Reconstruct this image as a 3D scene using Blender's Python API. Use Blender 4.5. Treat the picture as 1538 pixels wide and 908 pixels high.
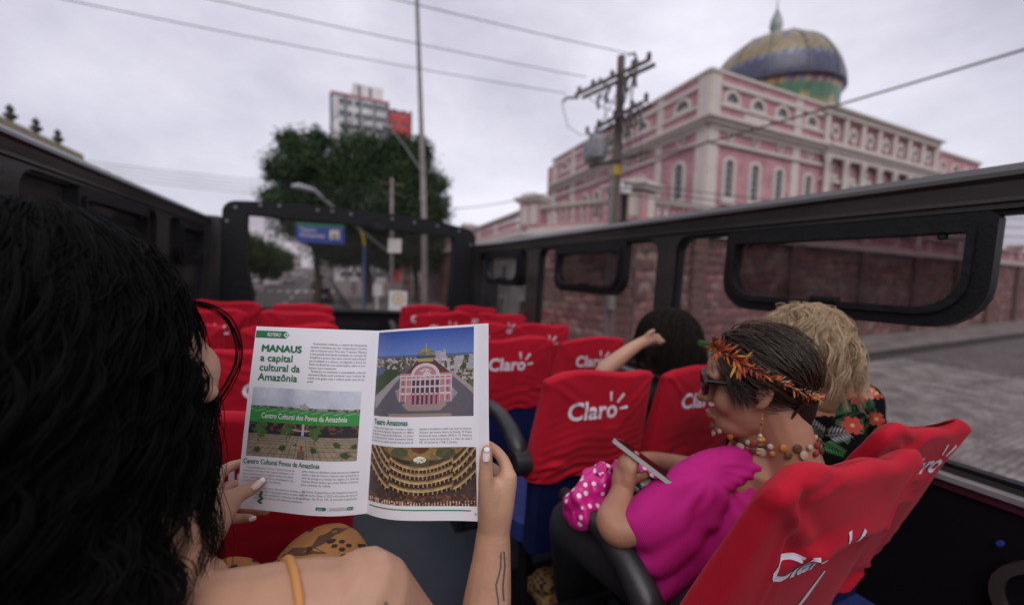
import bpy, math, random
import numpy as np
from mathutils import Matrix, Vector, noise as mnoise
random.seed(7); rng = np.random.default_rng(7)
S = bpy.context.scene
for o in list(bpy.data.objects): bpy.data.objects.remove(o)
COL = S.collection
# ---------------------------------------------------------------- camera
CAMZ = 3.4
MW = ((0.9052993, 0.4246684, 0.0094806), (-0.4240568, 0.9022484, 0.0782535), (0.0246779, -0.0748632, 0.9968884))
cam = bpy.data.cameras.new('camera'); camo = bpy.data.objects.new('camera', cam); COL.objects.link(camo)
cam.sensor_width = 36; cam.lens = 600 / 1538 * 36; cam.clip_start = 0.03; cam.clip_end = 3000
camo.matrix_world = Matrix([[MW[i][0], MW[i][2], -MW[i][1], (0, 0, CAMZ)[i]] for i in range(3)] + [[0, 0, 0, 1]])
cam.dof.use_dof = True; cam.dof.focus_distance = 0.62; cam.dof.aperture_fstop = 1.7
S.camera = camo
# the bus leans a little on the cambered junction: everything on board shares this frame
BUS = Matrix([[0.9987963, 0.0000137, 0.0490511, 0], [0.000057, 0.999999, -0.0014394, 0], [-0.049051, 0.0014404, 0.9987952, CAMZ], [0, 0, 0, 1]])
# ---------------------------------------------------------------- sky, sun, exposure
SUN_EL, SUN_AZ = math.radians(52), math.radians(205)   # azimuth from +Y clockwise
w = bpy.data.worlds.new('World'); S.world = w; w.use_nodes = True
nt = w.node_tree; nt.nodes.clear()
def N(t, **k):
    n = nt.nodes.new(t)
    for a, b in k.items(): setattr(n, a, b)
    return n
out = N('ShaderNodeOutputWorld'); bg = N('ShaderNodeBackground'); sky = N('ShaderNodeTexSky', sky_type='NISHITA')
sky.sun_disc = False; sky.sun_elevation = SUN_EL; sky.sun_rotation = SUN_AZ
bg.inputs['Strength'].default_value = 0.1
tc = N('ShaderNodeTexCoord'); mp = N('ShaderNodeMapping'); mp.inputs['Scale'].default_value = (1.1, 1.1, 2.1)
mp.inputs['Rotation'].default_value = (0.25, 0.1, 0.6)
n1 = N('ShaderNodeTexNoise'); n1.inputs['Scale'].default_value = 1.5; n1.inputs['Detail'].default_value = 8; n1.inputs['Roughness'].default_value = 0.55
n1.inputs['Distortion'].default_value = 0.1
rp = N('ShaderNodeValToRGB'); rp.color_ramp.elements[0].position = 0.34; rp.color_ramp.elements[0].color = (5.5, 5.35, 6.5, 1)
rp.color_ramp.elements[1].position = 0.68; rp.color_ramp.elements[1].color = (9.6, 9.35, 10.5, 1)
mx = N('ShaderNodeMixRGB'); mx.inputs[0].default_value = 0.93
nt.links.new(tc.outputs['Generated'], mp.inputs[0]); nt.links.new(mp.outputs[0], n1.inputs['Vector']); nt.links.new(n1.outputs['Fac'], rp.inputs[0])
nt.links.new(sky.outputs[0], mx.inputs[1]); nt.links.new(rp.outputs[0], mx.inputs[2]); nt.links.new(mx.outputs[0], bg.inputs['Color']); nt.links.new(bg.outputs[0], out.inputs[0])
sl = bpy.data.lights.new('sun', 'SUN'); sl.energy = 1.5; sl.angle = math.radians(50); sl.color = (1, 0.96, 0.92)
so = bpy.data.objects.new('sun', sl); COL.objects.link(so)
so.rotation_euler = (math.radians(90) - SUN_EL, 0, math.pi - SUN_AZ)
S.view_settings.view_transform = 'Standard'; S.view_settings.look = 'None'; S.view_settings.exposure = 0; S.view_settings.gamma = 1
S.view_settings.use_curve_mapping = False
# ---------------------------------------------------------------- materials
MATS = {}
def mat(name, col, rough=0.6, metal=0.0, col2=None, nscale=4.0, bump=0.0, bscale=40.0, spec=0.5, attr=False, stretch=None, lo=0.35, hi=0.65, trans=0.0, alpha=1.0, sheen=0.0, detail=6.0):
    m = bpy.data.materials.new(name); m.use_nodes = True; t = m.node_tree; b = t.nodes['Principled BSDF']
    b.inputs['Base Color'].default_value = (*col, 1); b.inputs['Roughness'].default_value = rough; b.inputs['Metallic'].default_value = metal
    b.inputs['Specular IOR Level'].default_value = spec
    if sheen: b.inputs['Sheen Weight'].default_value = sheen
    if trans: b.inputs['Transmission Weight'].default_value = trans; b.inputs['IOR'].default_value = 1.02
    tcn = t.nodes.new('ShaderNodeTexCoord'); src = tcn.outputs['Object']
    if stretch:
        mm = t.nodes.new('ShaderNodeMapping'); mm.inputs['Scale'].default_value = stretch; t.links.new(src, mm.inputs[0]); src = mm.outputs[0]
    base = None
    if attr:
        a = t.nodes.new('ShaderNodeVertexColor'); a.layer_name = 'print'; base = a.outputs['Color']
        t.links.new(base, b.inputs['Base Color'])
    if col2:
        n = t.nodes.new('ShaderNodeTexNoise'); n.inputs['Scale'].default_value = nscale; n.inputs['Detail'].default_value = detail
        r = t.nodes.new('ShaderNodeValToRGB'); r.color_ramp.elements[0].position = lo; r.color_ramp.elements[1].position = hi
        r.color_ramp.elements[0].color = (*col, 1); r.color_ramp.elements[1].color = (*col2, 1)
        t.links.new(src, n.inputs['Vector']); t.links.new(n.outputs['Fac'], r.inputs[0])
        if base is not None:
            q = t.nodes.new('ShaderNodeMixRGB'); q.blend_type = 'MULTIPLY'; q.inputs[0].default_value = 1.0
            t.links.new(base, q.inputs[1]); t.links.new(r.outputs[0], q.inputs[2]); t.links.new(q.outputs[0], b.inputs['Base Color'])
        else: t.links.new(r.outputs[0], b.inputs['Base Color'])
    if bump:
        n = t.nodes.new('ShaderNodeTexNoise'); n.inputs['Scale'].default_value = bscale; n.inputs['Detail'].default_value = 4
        bp_ = t.nodes.new('ShaderNodeBump'); bp_.inputs['Strength'].default_value = bump; bp_.inputs['Distance'].default_value = 0.02
        t.links.new(src, n.inputs['Vector']); t.links.new(n.outputs['Fac'], bp_.inputs['Height']); t.links.new(bp_.outputs[0], b.inputs['Normal'])
    MATS[name] = m; return m
M_print = mat('printed_colours', (1, 1, 1), 0.45, attr=True)
M_attr = mat('tinted_surface', (1, 1, 1), 0.7, attr=True)
# ---------------------------------------------------------------- mesh building
class MB:
    def __init__(s, T=None): s.v = []; s.f = []; s.T = T; s.mi = []; s.m = 0; s.col = None
    def add(s, vs, fs):
        b = len(s.v); s.v += [tuple(v) for v in vs]; s.f += [tuple(b + i for i in f) for f in fs]; s.mi += [s.m] * len(fs); return s
    def box(s, x0, x1, y0, y1, z0, z1, R=None):
        vs = [(x, y, z) for z in (z0, z1) for (x, y) in ((x0, y0), (x1, y0), (x1, y1), (x0, y1))]
        if R is not None: vs = [tuple(R @ Vector(v)) for v in vs]
        return s.add(vs, [(3, 2, 1, 0), (4, 5, 6, 7), (0, 1, 5, 4), (1, 2, 6, 5), (2, 3, 7, 6), (3, 0, 4, 7)])
    def rbox(s, x0, x1, y0, y1, z0, z1, r=0.01):   # box with chamfered edges
        xs = (x0, x0 + r, x1 - r, x1); ys = (y0, y0 + r, y1 - r, y1); zs = (z0, z0 + r, z1 - r, z1)
        def ring(inx, iny, z): 
            a, b = (xs[1], xs[2]) if inx else (xs[0], xs[3]); c, d = (ys[1], ys[2]) if iny else (ys[0], ys[3])
            return a, b, c, d, z
        vs = []
        for z, i in ((zs[0], 1), (zs[1], 0), (zs[2], 0), (zs[3], 1)):
            if i: vs += [(xs[1], ys[1], z)] * 1 + [(xs[2], ys[1], z), (xs[2], ys[1], z), (xs[2], ys[2], z), (xs[2], ys[2], z), (xs[1], ys[2], z), (xs[1], ys[2], z), (xs[1], ys[1], z)]
            else: vs += [(xs[1], ys[0], z), (xs[2], ys[0], z), (xs[3], ys[1], z), (xs[3], ys[2], z), (xs[2], ys[3], z), (xs[1], ys[3], z), (xs[0], ys[2], z), (xs[0], ys[1], z)]
        fs = [(8 * k + i, 8 * k + (i + 1) % 8, 8 * k + 8 + (i + 1) % 8, 8 * k + 8 + i) for k in range(3) for i in range(8)]
        fs += [tuple(range(7, -1, -1)), tuple(range(24, 32))]
        return s.add(vs, fs)
    def tube(s, pts, r, n=8, caps=True):
        P = [Vector(p) for p in pts]; m = len(P)
        rr = r if isinstance(r, (list, tuple)) else [r] * m
        vs = []; u = None
        for i in range(m):
            t = (P[min(i + 1, m - 1)] - P[max(i - 1, 0)]).normalized()
            if u is None: u = t.orthogonal().normalized()
            else:
                u = (u - t * u.dot(t)); u = u.normalized() if u.length > 1e-6 else t.orthogonal().normalized()
            v = t.cross(u)
            vs += [tuple(P[i] + (u * math.cos(2 * math.pi * k / n) + v * math.sin(2 * math.pi * k / n)) * rr[i]) for k in range(n)]
        fs = [(i * n + k, i * n + (k + 1) % n, (i + 1) * n + (k + 1) % n, (i + 1) * n + k) for i in range(m - 1) for k in range(n)]
        if caps: fs += [tuple(range(n - 1, -1, -1)), tuple(range((m - 1) * n, m * n))]
        return s.add(vs, fs)
    def lathe(s, prof, c=(0, 0, 0), n=16, caps=True):   # prof: (r, z)
        vs = [(c[0] + r * math.cos(2 * math.pi * k / n), c[1] + r * math.sin(2 * math.pi * k / n), c[2] + z) for r, z in prof for k in range(n)]
        m = len(prof)
        fs = [(i * n + k, i * n + (k + 1) % n, (i + 1) * n + (k + 1) % n, (i + 1) * n + k) for i in range(m - 1) for k in range(n)]
        if caps: fs += [tuple(range(n - 1, -1, -1)), tuple(range((m - 1) * n, m * n))]
        return s.add(vs, fs)
    def prism(s, poly, y0, y1):    # polygon in xz, extruded along y
        n = len(poly); vs = [(x, y0, z) for x, z in poly] + [(x, y1, z) for x, z in poly]
        return s.add(vs, [tuple(range(n)), tuple(range(2 * n - 1, n - 1, -1))] + [(i, n + i, n + (i + 1) % n, (i + 1) % n) for i in range(n)])
    def ringprism(s, A, B, y0, y1):   # frame between outline A (outer) and B (inner), same count, in xz, extruded along y
        n = len(A); vs = [(x, y0, z) for x, z in A] + [(x, y0, z) for x, z in B] + [(x, y1, z) for x, z in A] + [(x, y1, z) for x, z in B]
        fs = []
        for i in range(n):
            j = (i + 1) % n
            fs += [(i, j, n + j, n + i), (2 * n + i, 3 * n + i, 3 * n + j, 2 * n + j), (i, 2 * n + i, 2 * n + j, j), (n + i, n + j, 3 * n + j, 3 * n + i)]
        return s.add(vs, fs)
    def grid(s, fn, nu, nv, wrap_u=False):
        vs = [fn(i / (nu if wrap_u else nu - 1), j / (nv - 1)) for j in range(nv) for i in range(nu)]
        fs = [(j * nu + i, j * nu + (i + 1) % nu, (j + 1) * nu + (i + 1) % nu, (j + 1) * nu + i) for j in range(nv - 1) for i in range(nu if wrap_u else nu - 1)]
        return s.add(vs, fs)
    def mesh(s, name, mats, smooth=False, cols=None):
        me = bpy.data.meshes.new(name); v = s.v
        if s.T is not None: v = [tuple(s.T @ Vector(p)) for p in v]
        me.from_pydata(v, [], s.f)
        for m in (mats if isinstance(mats, (list, tuple)) else [mats]): me.materials.append(m)
        if any(s.mi): me.polygons.foreach_set('material_index', s.mi)
        if cols is not None:
            ca = me.color_attributes.new('print', 'FLOAT_COLOR', 'POINT'); a = np.ones((len(v), 4), np.float32); a[:, :3] = cols; ca.data.foreach_set('color', a.ravel())
        me.update()
        if smooth:
            me.shade_smooth()
            if smooth != 'full': me.set_sharp_from_angle(angle=math.radians(38 if smooth is True else smooth))
        return me
    def build(s, name, mats, parent=None, smooth=False, cols=None):
        return link(name, s.mesh(name, mats, smooth, cols), parent)
def refine(v, f, L):
    import bmesh
    bm = bmesh.new(); vs = [bm.verts.new(p) for p in v]
    for q in f:
        try: bm.faces.new([vs[i] for i in q])
        except ValueError: pass
    for _ in range(4):
        bmesh.ops.triangulate(bm, faces=bm.faces[:]); e = [x for x in bm.edges if x.calc_length() > L]
        if not e: break
        bmesh.ops.subdivide_edges(bm, edges=e, cuts=1)
    bmesh.ops.triangulate(bm, faces=bm.faces[:]); bm.verts.index_update()
    r = [tuple(x.co) for x in bm.verts], [tuple(y.index for y in x.verts) for x in bm.faces]; bm.free(); return r
def link(name, me, parent=None, ml=None, frame=None):
    o = bpy.data.objects.new(name, me); COL.objects.link(o)
    if parent: o.parent = parent
    if ml is not None: o.matrix_local = ml
    return o
def tag(o, label, cat, group=None, frame=None):
    o['label'] = label; o['category'] = cat
    if group: o['group'] = group
    if frame is not None: o.matrix_world = frame
    return o
def thing(name, label, cat, ml=None, group=None):
    o = bpy.data.objects.new(name, None); COL.objects.link(o); o.empty_display_size = 0.1
    o.matrix_world = ml if ml is not None else Matrix()
    return tag(o, label, cat, group)
def struct(o, kind='structure'): o['kind'] = kind; return o
def Tr(x, y, z): return Matrix.Translation((x, y, z))
def Rzm(a): return Matrix.Rotation(math.radians(a), 4, 'Z')
def copy_tree(o, parent=None):
    c = o.copy(); COL.objects.link(c)
    if parent: c.parent = parent
    for ch in o.children: copy_tree(ch, c)
    return c
def rrect(x0, x1, z0, z1, r, n=5, rb=None):   # rounded rectangle outline; rb = radius of the lower corners
    rb = r if rb is None else rb; P = []
    for cx, cz, a0, q in ((x1 - r, z1 - r, 0, r), (x0 + r, z1 - r, 90, r), (x0 + rb, z0 + rb, 180, rb), (x1 - rb, z0 + rb, 270, rb)):
        for k in range(n + 1):
            a = math.radians(a0 + 90 * k / n); P.append((cx + q * math.cos(a), cz + q * math.sin(a)))
    return P
def text_mesh(txt, size, ext=0.0, off=0.0, shear=0.0, align='LEFT', space=1.0, linesp=1.0):
    c = bpy.data.curves.new('lettering', 'FONT'); c.body = txt; c.size = size; c.extrude = ext; c.offset = off; c.shear = shear
    c.align_x = align; c.space_character = space; c.space_line = linesp; c.resolution_u = 3
    o = bpy.data.objects.new('tmp', c); COL.objects.link(o)
    dg = bpy.context.evaluated_depsgraph_get(); me = bpy.data.meshes.new_from_object(o.evaluated_get(dg))
    v = [tuple(p.co) for p in me.vertices]; f = [tuple(p.vertices) for p in me.polygons]
    bpy.data.objects.remove(o); bpy.data.curves.remove(c); bpy.data.meshes.remove(me)
    return v, f
# ================================================================ OUTSIDE
def mat_blocks(name, c1, c2, mortar, bw, bh, rough=0.85, msize=0.02, squash=0.5, vertical=True, bump=0.6):
    m = bpy.data.materials.new(name); m.use_nodes = True; t = m.node_tree; b = t.nodes['Principled BSDF']; b.inputs['Roughness'].default_value = rough
    tcn = t.nodes.new('ShaderNodeTexCoord'); src = tcn.outputs['Object']
    if vertical:
        sx = t.nodes.new('ShaderNodeSeparateXYZ'); cx = t.nodes.new('ShaderNodeCombineXYZ'); t.links.new(src, sx.inputs[0])
        ad = t.nodes.new('ShaderNodeMath'); ad.operation = 'ADD'; t.links.new(sx.outputs[0], ad.inputs[0]); t.links.new(sx.outputs[1], ad.inputs[1])
        t.links.new(ad.outputs[0], cx.inputs[0]); t.links.new(sx.outputs[2], cx.inputs[1]); src = cx.outputs[0]
    br = t.nodes.new('ShaderNodeTexBrick'); br.inputs['Scale'].default_value = 1; br.inputs['Brick Width'].default_value = bw; br.inputs['Row Height'].default_value = bh
    br.inputs['Mortar Size'].default_value = msize; br.inputs['Color1'].default_value = (*c1, 1); br.inputs['Color2'].default_value = (*c2, 1); br.inputs['Mortar'].default_value = (*mortar, 1)
    t.links.new(src, br.inputs['Vector'])
    n = t.nodes.new('ShaderNodeTexNoise'); n.inputs['Scale'].default_value = 0.7; n.inputs['Detail'].default_value = 8; t.links.new(tcn.outputs['Object'], n.inputs['Vector'])
    r = t.nodes.new('ShaderNodeValToRGB'); r.color_ramp.elements[0].position = 0.3; r.color_ramp.elements[0].color = (0.72, 0.7, 0.7, 1); r.color_ramp.elements[1].position = 0.65; r.color_ramp.elements[1].color = (1.05, 1.05, 1.05, 1)
    t.links.new(n.outputs['Fac'], r.inputs[0]); q = t.nodes.new('ShaderNodeMixRGB'); q.blend_type = 'MULTIPLY'; q.inputs[0].default_value = 1
    t.links.new(br.outputs['Color'], q.inputs[1]); t.links.new(r.outputs[0], q.inputs[2]); t.links.new(q.outputs[0], b.inputs['Base Color'])
    bp_ = t.nodes.new('ShaderNodeBump'); bp_.inputs['Strength'].default_value = bump; bp_.inputs['Distance'].default_value = 0.02; bp_.invert = True
    t.links.new(br.outputs['Fac'], bp_.inputs['Height']); t.links.new(bp_.outputs[0], b.inputs['Normal'])
    return m
M_pink = mat_blocks('pink_render', (0.50, 0.26, 0.285), (0.465, 0.235, 0.26), (0.41, 0.205, 0.23), 1.1, 0.42)
M_cream = mat('cream_stone', (0.545, 0.485, 0.445), 0.8, col2=(0.45, 0.39, 0.345), nscale=0.9, lo=0.45, hi=0.8)
M_darkglass = mat('dark_window_glass', (0.03, 0.035, 0.04), 0.15)
M_sash = mat('grey_sash', (0.33, 0.32, 0.31), 0.6)
M_asphalt = mat('asphalt', (0.075, 0.072, 0.072), 0.9, col2=(0.11, 0.105, 0.10), nscale=1.3, bump=0.3, bscale=60)
M_ground = mat('dry_ground', (0.14, 0.12, 0.10), 0.95, col2=(0.09, 0.085, 0.075), nscale=0.2)
M_pave = mat('pavement_concrete', (0.26, 0.235, 0.215), 0.92, col2=(0.12, 0.105, 0.10), nscale=1.1, bump=0.6, bscale=9, detail=10)
M_kerb = mat('kerb_stone', (0.06, 0.055, 0.05), 0.9, col2=(0.025, 0.022, 0.02), nscale=3)
M_cob = mat_blocks('cobbled_road', (0.28, 0.255, 0.24), (0.155, 0.14, 0.135), (0.035, 0.032, 0.03), 0.24, 0.14, msize=0.025, vertical=False)
M_stone1 = [mat('rubble_stone_%s' % k, c, 0.85, col2=d, nscale=6, bump=0.5, bscale=14) for k, c, d in (
    ('plum', (0.22, 0.105, 0.10), (0.12, 0.062, 0.062)), ('rose', (0.33, 0.165, 0.145), (0.17, 0.085, 0.078)), ('brown', (0.18, 0.10, 0.083), (0.11, 0.062, 0.053)), ('ashen', (0.33, 0.235, 0.20), (0.17, 0.115, 0.10)))]
M_mortar = mat('dark_mortar', (0.20, 0.135, 0.125), 0.95, col2=(0.11, 0.07, 0.066), nscale=3)
M_white = mat('white_paint', (0.75, 0.74, 0.73), 0.5)
M_grey = mat('grey_metal', (0.22, 0.22, 0.22), 0.5, 0.2)
M_conc = mat('pole_concrete', (0.29, 0.26, 0.245), 0.9, col2=(0.20, 0.175, 0.165), nscale=4)
M_wood = mat('weathered_pole', (0.16, 0.125, 0.11), 0.95, col2=(0.085, 0.065, 0.06), nscale=3, stretch=(4, 4, 0.4))
M_black = mat('black_rubber', (0.012, 0.012, 0.013), 0.55)
M_cable = mat('cable_black', (0.03, 0.03, 0.032), 0.7)
# ---- ground, streets
g = MB(); g.add([(-2500, -2500, -0.02), (2500, -2500, -0.02), (2500, 2500, -0.02), (-2500, 2500, -0.02)], [(0, 1, 2, 3)]); struct(g.build('ground', M_ground))
g = MB(); g.add([(-8.5, -60, 0), (1.9, -60, 0), (1.9, 420, 0), (-8.5, 420, 0)], [(0, 1, 2, 3)]); struct(g.build('street', M_asphalt))
g = MB(); g.add([(1.9, -7, 0), (120, -7, 0), (120, 13, 0), (1.9, 13, 0)], [(0, 1, 2, 3)]); struct(g.build('cobbled_side_street', M_cob))
g = MB()
for i in range(14):
    y = 22 + i * 9; g.add([(-3.42, y, .006), (-3.28, y, .006), (-3.28, y + 4, .006), (-3.42, y + 4, .006)], [(0, 1, 2, 3)])
for i in range(9): g.add([(-8.2 + i * 1.1, 62, .006), (-7.6 + i * 1.1, 62, .006), (-7.6 + i * 1.1, 66, .006), (-8.2 + i * 1.1, 66, .006)], [(0, 1, 2, 3)])
struct(g.build('road_markings', M_white))
def slab(name, poly, z0, z1, m):
    b = MB(); n = len(poly); b.add([(x, y, z0) for x, y in poly] + [(x, y, z1) for x, y in poly], [tuple(range(n, 2 * n))] + [(i, (i + 1) % n, n + (i + 1) % n, n + i) for i in range(n)])
    return struct(b.build(name, m))
arc = [(1.9 + 6.5 * (1 - math.cos(a)), 15.6 - 6.5 * math.sin(a)) for a in [math.radians(90 * k / 8) for k in range(9)]]
slab('pavement', [(2.05, 420)] + [(x + .15, y + .15) for x, y in arc] + [(95, 10.4), (95, 16), (12, 13), (9.5, 17), (14, 60), (14, 420)], -0.3, 0.13, M_pave)
kb = MB(); line = [(1.9, 420), (1.9, 100), (1.9, 40)] + arc + [(30, 9.45), (95, 10.25)]
for a, b in zip(line[:-1], line[1:]):
    a, b = Vector((*a, 0)), Vector((*b, 0)); d = (b - a).normalized(); nrm = Vector((-d.y, d.x, 0)) * .15
    kb.add([a, b, b + nrm, a + nrm] + [p + Vector((0, 0, .134)) for p in (a, b, b + nrm, a + nrm)], [(4, 5, 6, 7), (0, 1, 5, 4), (2, 3, 7, 6)])
struct(kb.build('kerb', M_kerb))
gt = MB()
for a, b in zip(line[:-1], line[1:]):
    a, b = Vector((*a, .012)), Vector((*b, .012)); d = (b - a).normalized(); nrm = Vector((-d.y, d.x, 0)) * -.5
    gt.add([a, a + nrm, b + nrm, b], [(0, 1, 2, 3)])
struct(gt.build('gutter', mat('gutter_grime', (0.022, 0.020, 0.018), .95, col2=(0.05, 0.046, 0.042), nscale=2.5)))
slab('left_pavement', [(-8.5, -40), (-8.5, 420), (-60, 420), (-60, -40)][::-1], -0.3, 0.12, M_pave)
# cobbles near enough to be told apart: one raised sheet of real setts
xs, ys = np.meshgrid(np.arange(7.5, 23, 0.235), np.arange(-1.5, 8.5, 0.135)); xs = xs + (np.arange(xs.shape[0]) % 2)[:, None] * .117
xs = xs.ravel() + rng.uniform(-.012, .012, xs.size); ys = ys.ravel() + rng.uniform(-.01, .01, ys.size); n = xs.size
hx = .098 + rng.uniform(-.014, .006, n); hy = .052 + rng.uniform(-.007, .004, n); hz = .028 + rng.uniform(-.014, .014, n)
keep = ys < 8.9 + .02 * xs
V = np.zeros((n, 8, 3)); 
for k, (a, b, c) in enumerate([(-1, -1, 0), (1, -1, 0), (1, 1, 0), (-1, 1, 0), (-.8, -.72, 1), (.8, -.72, 1), (.8, .72, 1), (-.8, .72, 1)]):
    V[:, k, 0] = xs + a * hx; V[:, k, 1] = ys + b * hy; V[:, k, 2] = .002 + c * hz
F = np.array([(4, 5, 6, 7), (0, 1, 5, 4), (1, 2, 6, 5), (2, 3, 7, 6), (3, 0, 4, 7)]); FF = (F[None] + (np.arange(n) * 8)[:, None, None]).reshape(-1, 4)
me = bpy.data.meshes.new('setts'); me.from_pydata(V.reshape(-1, 3).tolist(), [], FF.tolist())
M_sett = mat('granite_setts', (0.36, 0.33, 0.31), 0.75, col2=(0.13, 0.12, 0.112), nscale=1.6, lo=.36, hi=.66, bump=.3, bscale=25, detail=9); me.materials.append(M_sett)
struct(link('road_setts', me), 'stuff')

# ---- the theatre
C0 = (32.36, 27.0)
s5, c5 = math.sin(math.radians(5)), math.cos(math.radians(5)); s1, c1 = math.sin(math.radians(91)), math.cos(math.radians(91))
FL = Matrix(((s5, -c5, 0, 0), (c5, s5, 0, 0), (0, 0, 1, 0), (0, 0, 0, 1)))          # x along, y outwards
FR = Matrix(((s1, -c1, 0, 0), (c1, s1, 0, 0), (0, 0, 1, 0), (0, 0, 0, 1)))            # x along, y inwards
theatre = thing('theatre', 'grand pink theatre with cream pilasters, arched windows and a tiled dome above the terrace wall', 'theatre', Tr(*C0, 0))
def tp(name, mb, m, F, parent=None, smooth=False, cols=None, loc=(0, 0, 0)):
    return link(name, mb.mesh(name, m, smooth, cols), parent or theatre, (F if parent is None else Matrix()) @ Tr(*loc))
def facade_box(F, sg, name, m, x0, x1, o0, o1, z0, z1):
    b = MB(); lo, hi = sorted((o0 * sg, o1 * sg)); b.box(x0, x1, lo, hi, z0, z1); return tp(name, b, m, F)
def arch(w, z0, zt, n=8):
    r = w / 2; return [(-r, z0), (r, z0)] + [(r * math.cos(math.pi * k / n), zt - r + r * math.sin(math.pi * k / n)) for k in range(n + 1)]
def circ(r, n=16, sx=1.0): return [(r * sx * math.cos(2 * math.pi * k / n), r * math.sin(2 * math.pi * k / n)) for k in range(n)]
wincache = {}
def theatre_window(F, sg, kind, s, z, out=0.0):
    key = (kind, sg)
    if key not in wincache:
        def yy(a, b): return tuple(sorted((a * sg, b * sg)))
        fr, pn, sh = MB(), MB(), MB()
        if kind == 'arched':
            A, B, Cc = arch(1.75, -2.15, 2.15), arch(1.15, -1.75, 1.85), arch(.95, -1.65, 1.75)
            fr.ringprism(A, B, *yy(-.05, .22)); fr.box(-1.0, 1.0, *yy(-.05, .32), -2.4, -2.15)
            pn.prism(B, *yy(.0, .03)); sh.ringprism(B, Cc, *yy(.02, .09)); sh.box(-.04, .04, *yy(.02, .08), -1.7, 1.7)
            for zz in (-1.0, -.3, .4, 1.1): sh.box(-.5, .5, *yy(.02, .07), zz, zz + .05)
        elif kind == 'lunette':
            A, B = arch(2.35, -.28, 1.15), arch(1.65, 0.0, .86)
            A = [(x, max(zz, -.28)) for x, zz in A]; fr.ringprism(A, B, *yy(-.05, .2)); pn.prism(B, *yy(0, .03)); sh.box(-.03, .03, *yy(.02, .08), 0, .8); sh.box(-.75, .75, *yy(.02, .07), .38, .43)
        elif kind == 'oculus':
            A, B = circ(.55, 16, .85), circ(.30, 16, .85); fr.ringprism(A, B, *yy(-.05, .16)); pn.prism(B, *yy(0, .03)); sh.box(-.02, .02, *yy(.02, .06), -.28, .28)
        else:
            A, B = circ(.85, 16, .8), circ(.45, 16, .8); fr.ringprism(A, B, *yy(-.05, .16)); pn.prism(B, *yy(0, .03)); sh.box(-.02, .02, *yy(.02, .06), -.4, .4)
        wincache[key] = (pn.mesh('window', M_darkglass), fr.mesh('window_surround', M_cream), sh.mesh('sash', M_sash))
    a, b, c = wincache[key]
    o = link('window', a, theatre, F @ Tr(s, out * sg, z)); link('window_surround', b, o); link('sash', c, o)
# masses
b = MB(); ct = [(0, 0), (35 * s5, 35 * c5), (35 * s5 + 58, 35 * c5), (58.5, 0.9 * 0), (42.6 * s1, 42.6 * c1), (17.4 * s1, 17.4 * c1)]
b.add([(x, y, 1.5) for x, y in ct] + [(x, y, 21.6) for x, y in ct], [tuple(range(6, 12))] + [(i, i + 6, (i + 1) % 6 + 6, (i + 1) % 6) for i in range(6)])
b.f = [tuple(reversed(f)) for f in b.f]
link('wall', b.mesh('wall', M_pink), theatre)
for F, sg, L in ((FL, 1, 32.8), (FR, -1, 17.4)):
    facade_box(F, sg, 'attic_wall', M_pink, 1.27 if 0 else 1.25, L, .02, .12, 21.62, 22.25) 
    facade_box(F, sg, 'coping', M_cream, -.2 if sg < 0 else 0, L + .2, -.5, .28, 22.25, 22.52)
    facade_box(F, sg, 'attic_band', M_cream, 1.25, L, 0, .22, 21.2, 21.6)
    facade_box(F, sg, 'sill_band', M_cream, 1.25, L, 0, .2, 19.42, 19.68)
    facade_box(F, sg, 'cornice', M_cream, -.95 if sg < 0 else .0, L + .3, 0, .95, 17.95, 18.3)
    facade_box(F, sg, 'cornice_moulding', M_cream, -.6 if sg < 0 else 0, L + .1, 0, .6, 17.6, 17.948)
    facade_box(F, sg, 'frieze', M_cream, 0, L, 0, .25, 17.2, 17.598)
    facade_box(F, sg, 'string_course', M_cream, 0, L, 0, .34, 15.9, 16.2)
    facade_box(F, sg, 'plinth', M_cream, 0, L, 0, .3, 5.4, 6.6)
pil = [(FL, 1, s, w_) for s, w_ in ((0, 1.27), (6.0, .95), (12.9 + 1.2, .95) if 0 else (15.0 + 8.9, .01), (25.0, 1.3), (31.3, 1.4))] + [(FR, -1, s, w_) for s, w_ in ((0, 1.3), (12.4, 1.2))]
for F, sg, s, w_ in pil:
    if w_ < .1: continue
    facade_box(F, sg, 'pilaster', M_cream, s, s + w_, 0, .16, 6.6, 17.198)
    facade_box(F, sg, 'pilaster', M_cream, s, s + w_, 0, .16, 18.3, 22.248)
for s in (3.3, 9.4, 12.3, 15.4, 18.5, 21.7, 28.35):
    theatre_window(FL, 1, 'arched', s, 12.85); theatre_window(FL, 1, 'oculus', s, 16.9); theatre_window(FL, 1, 'lunette', s, 19.95)
for s in (3.0, 6.7, 10.45, 15.4):
    theatre_window(FR, -1, 'arched', s, 12.85); theatre_window(FR, -1, 'oculus', s, 16.9); theatre_window(FR, -1, 'lunette', s - .15, 19.95)
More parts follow.
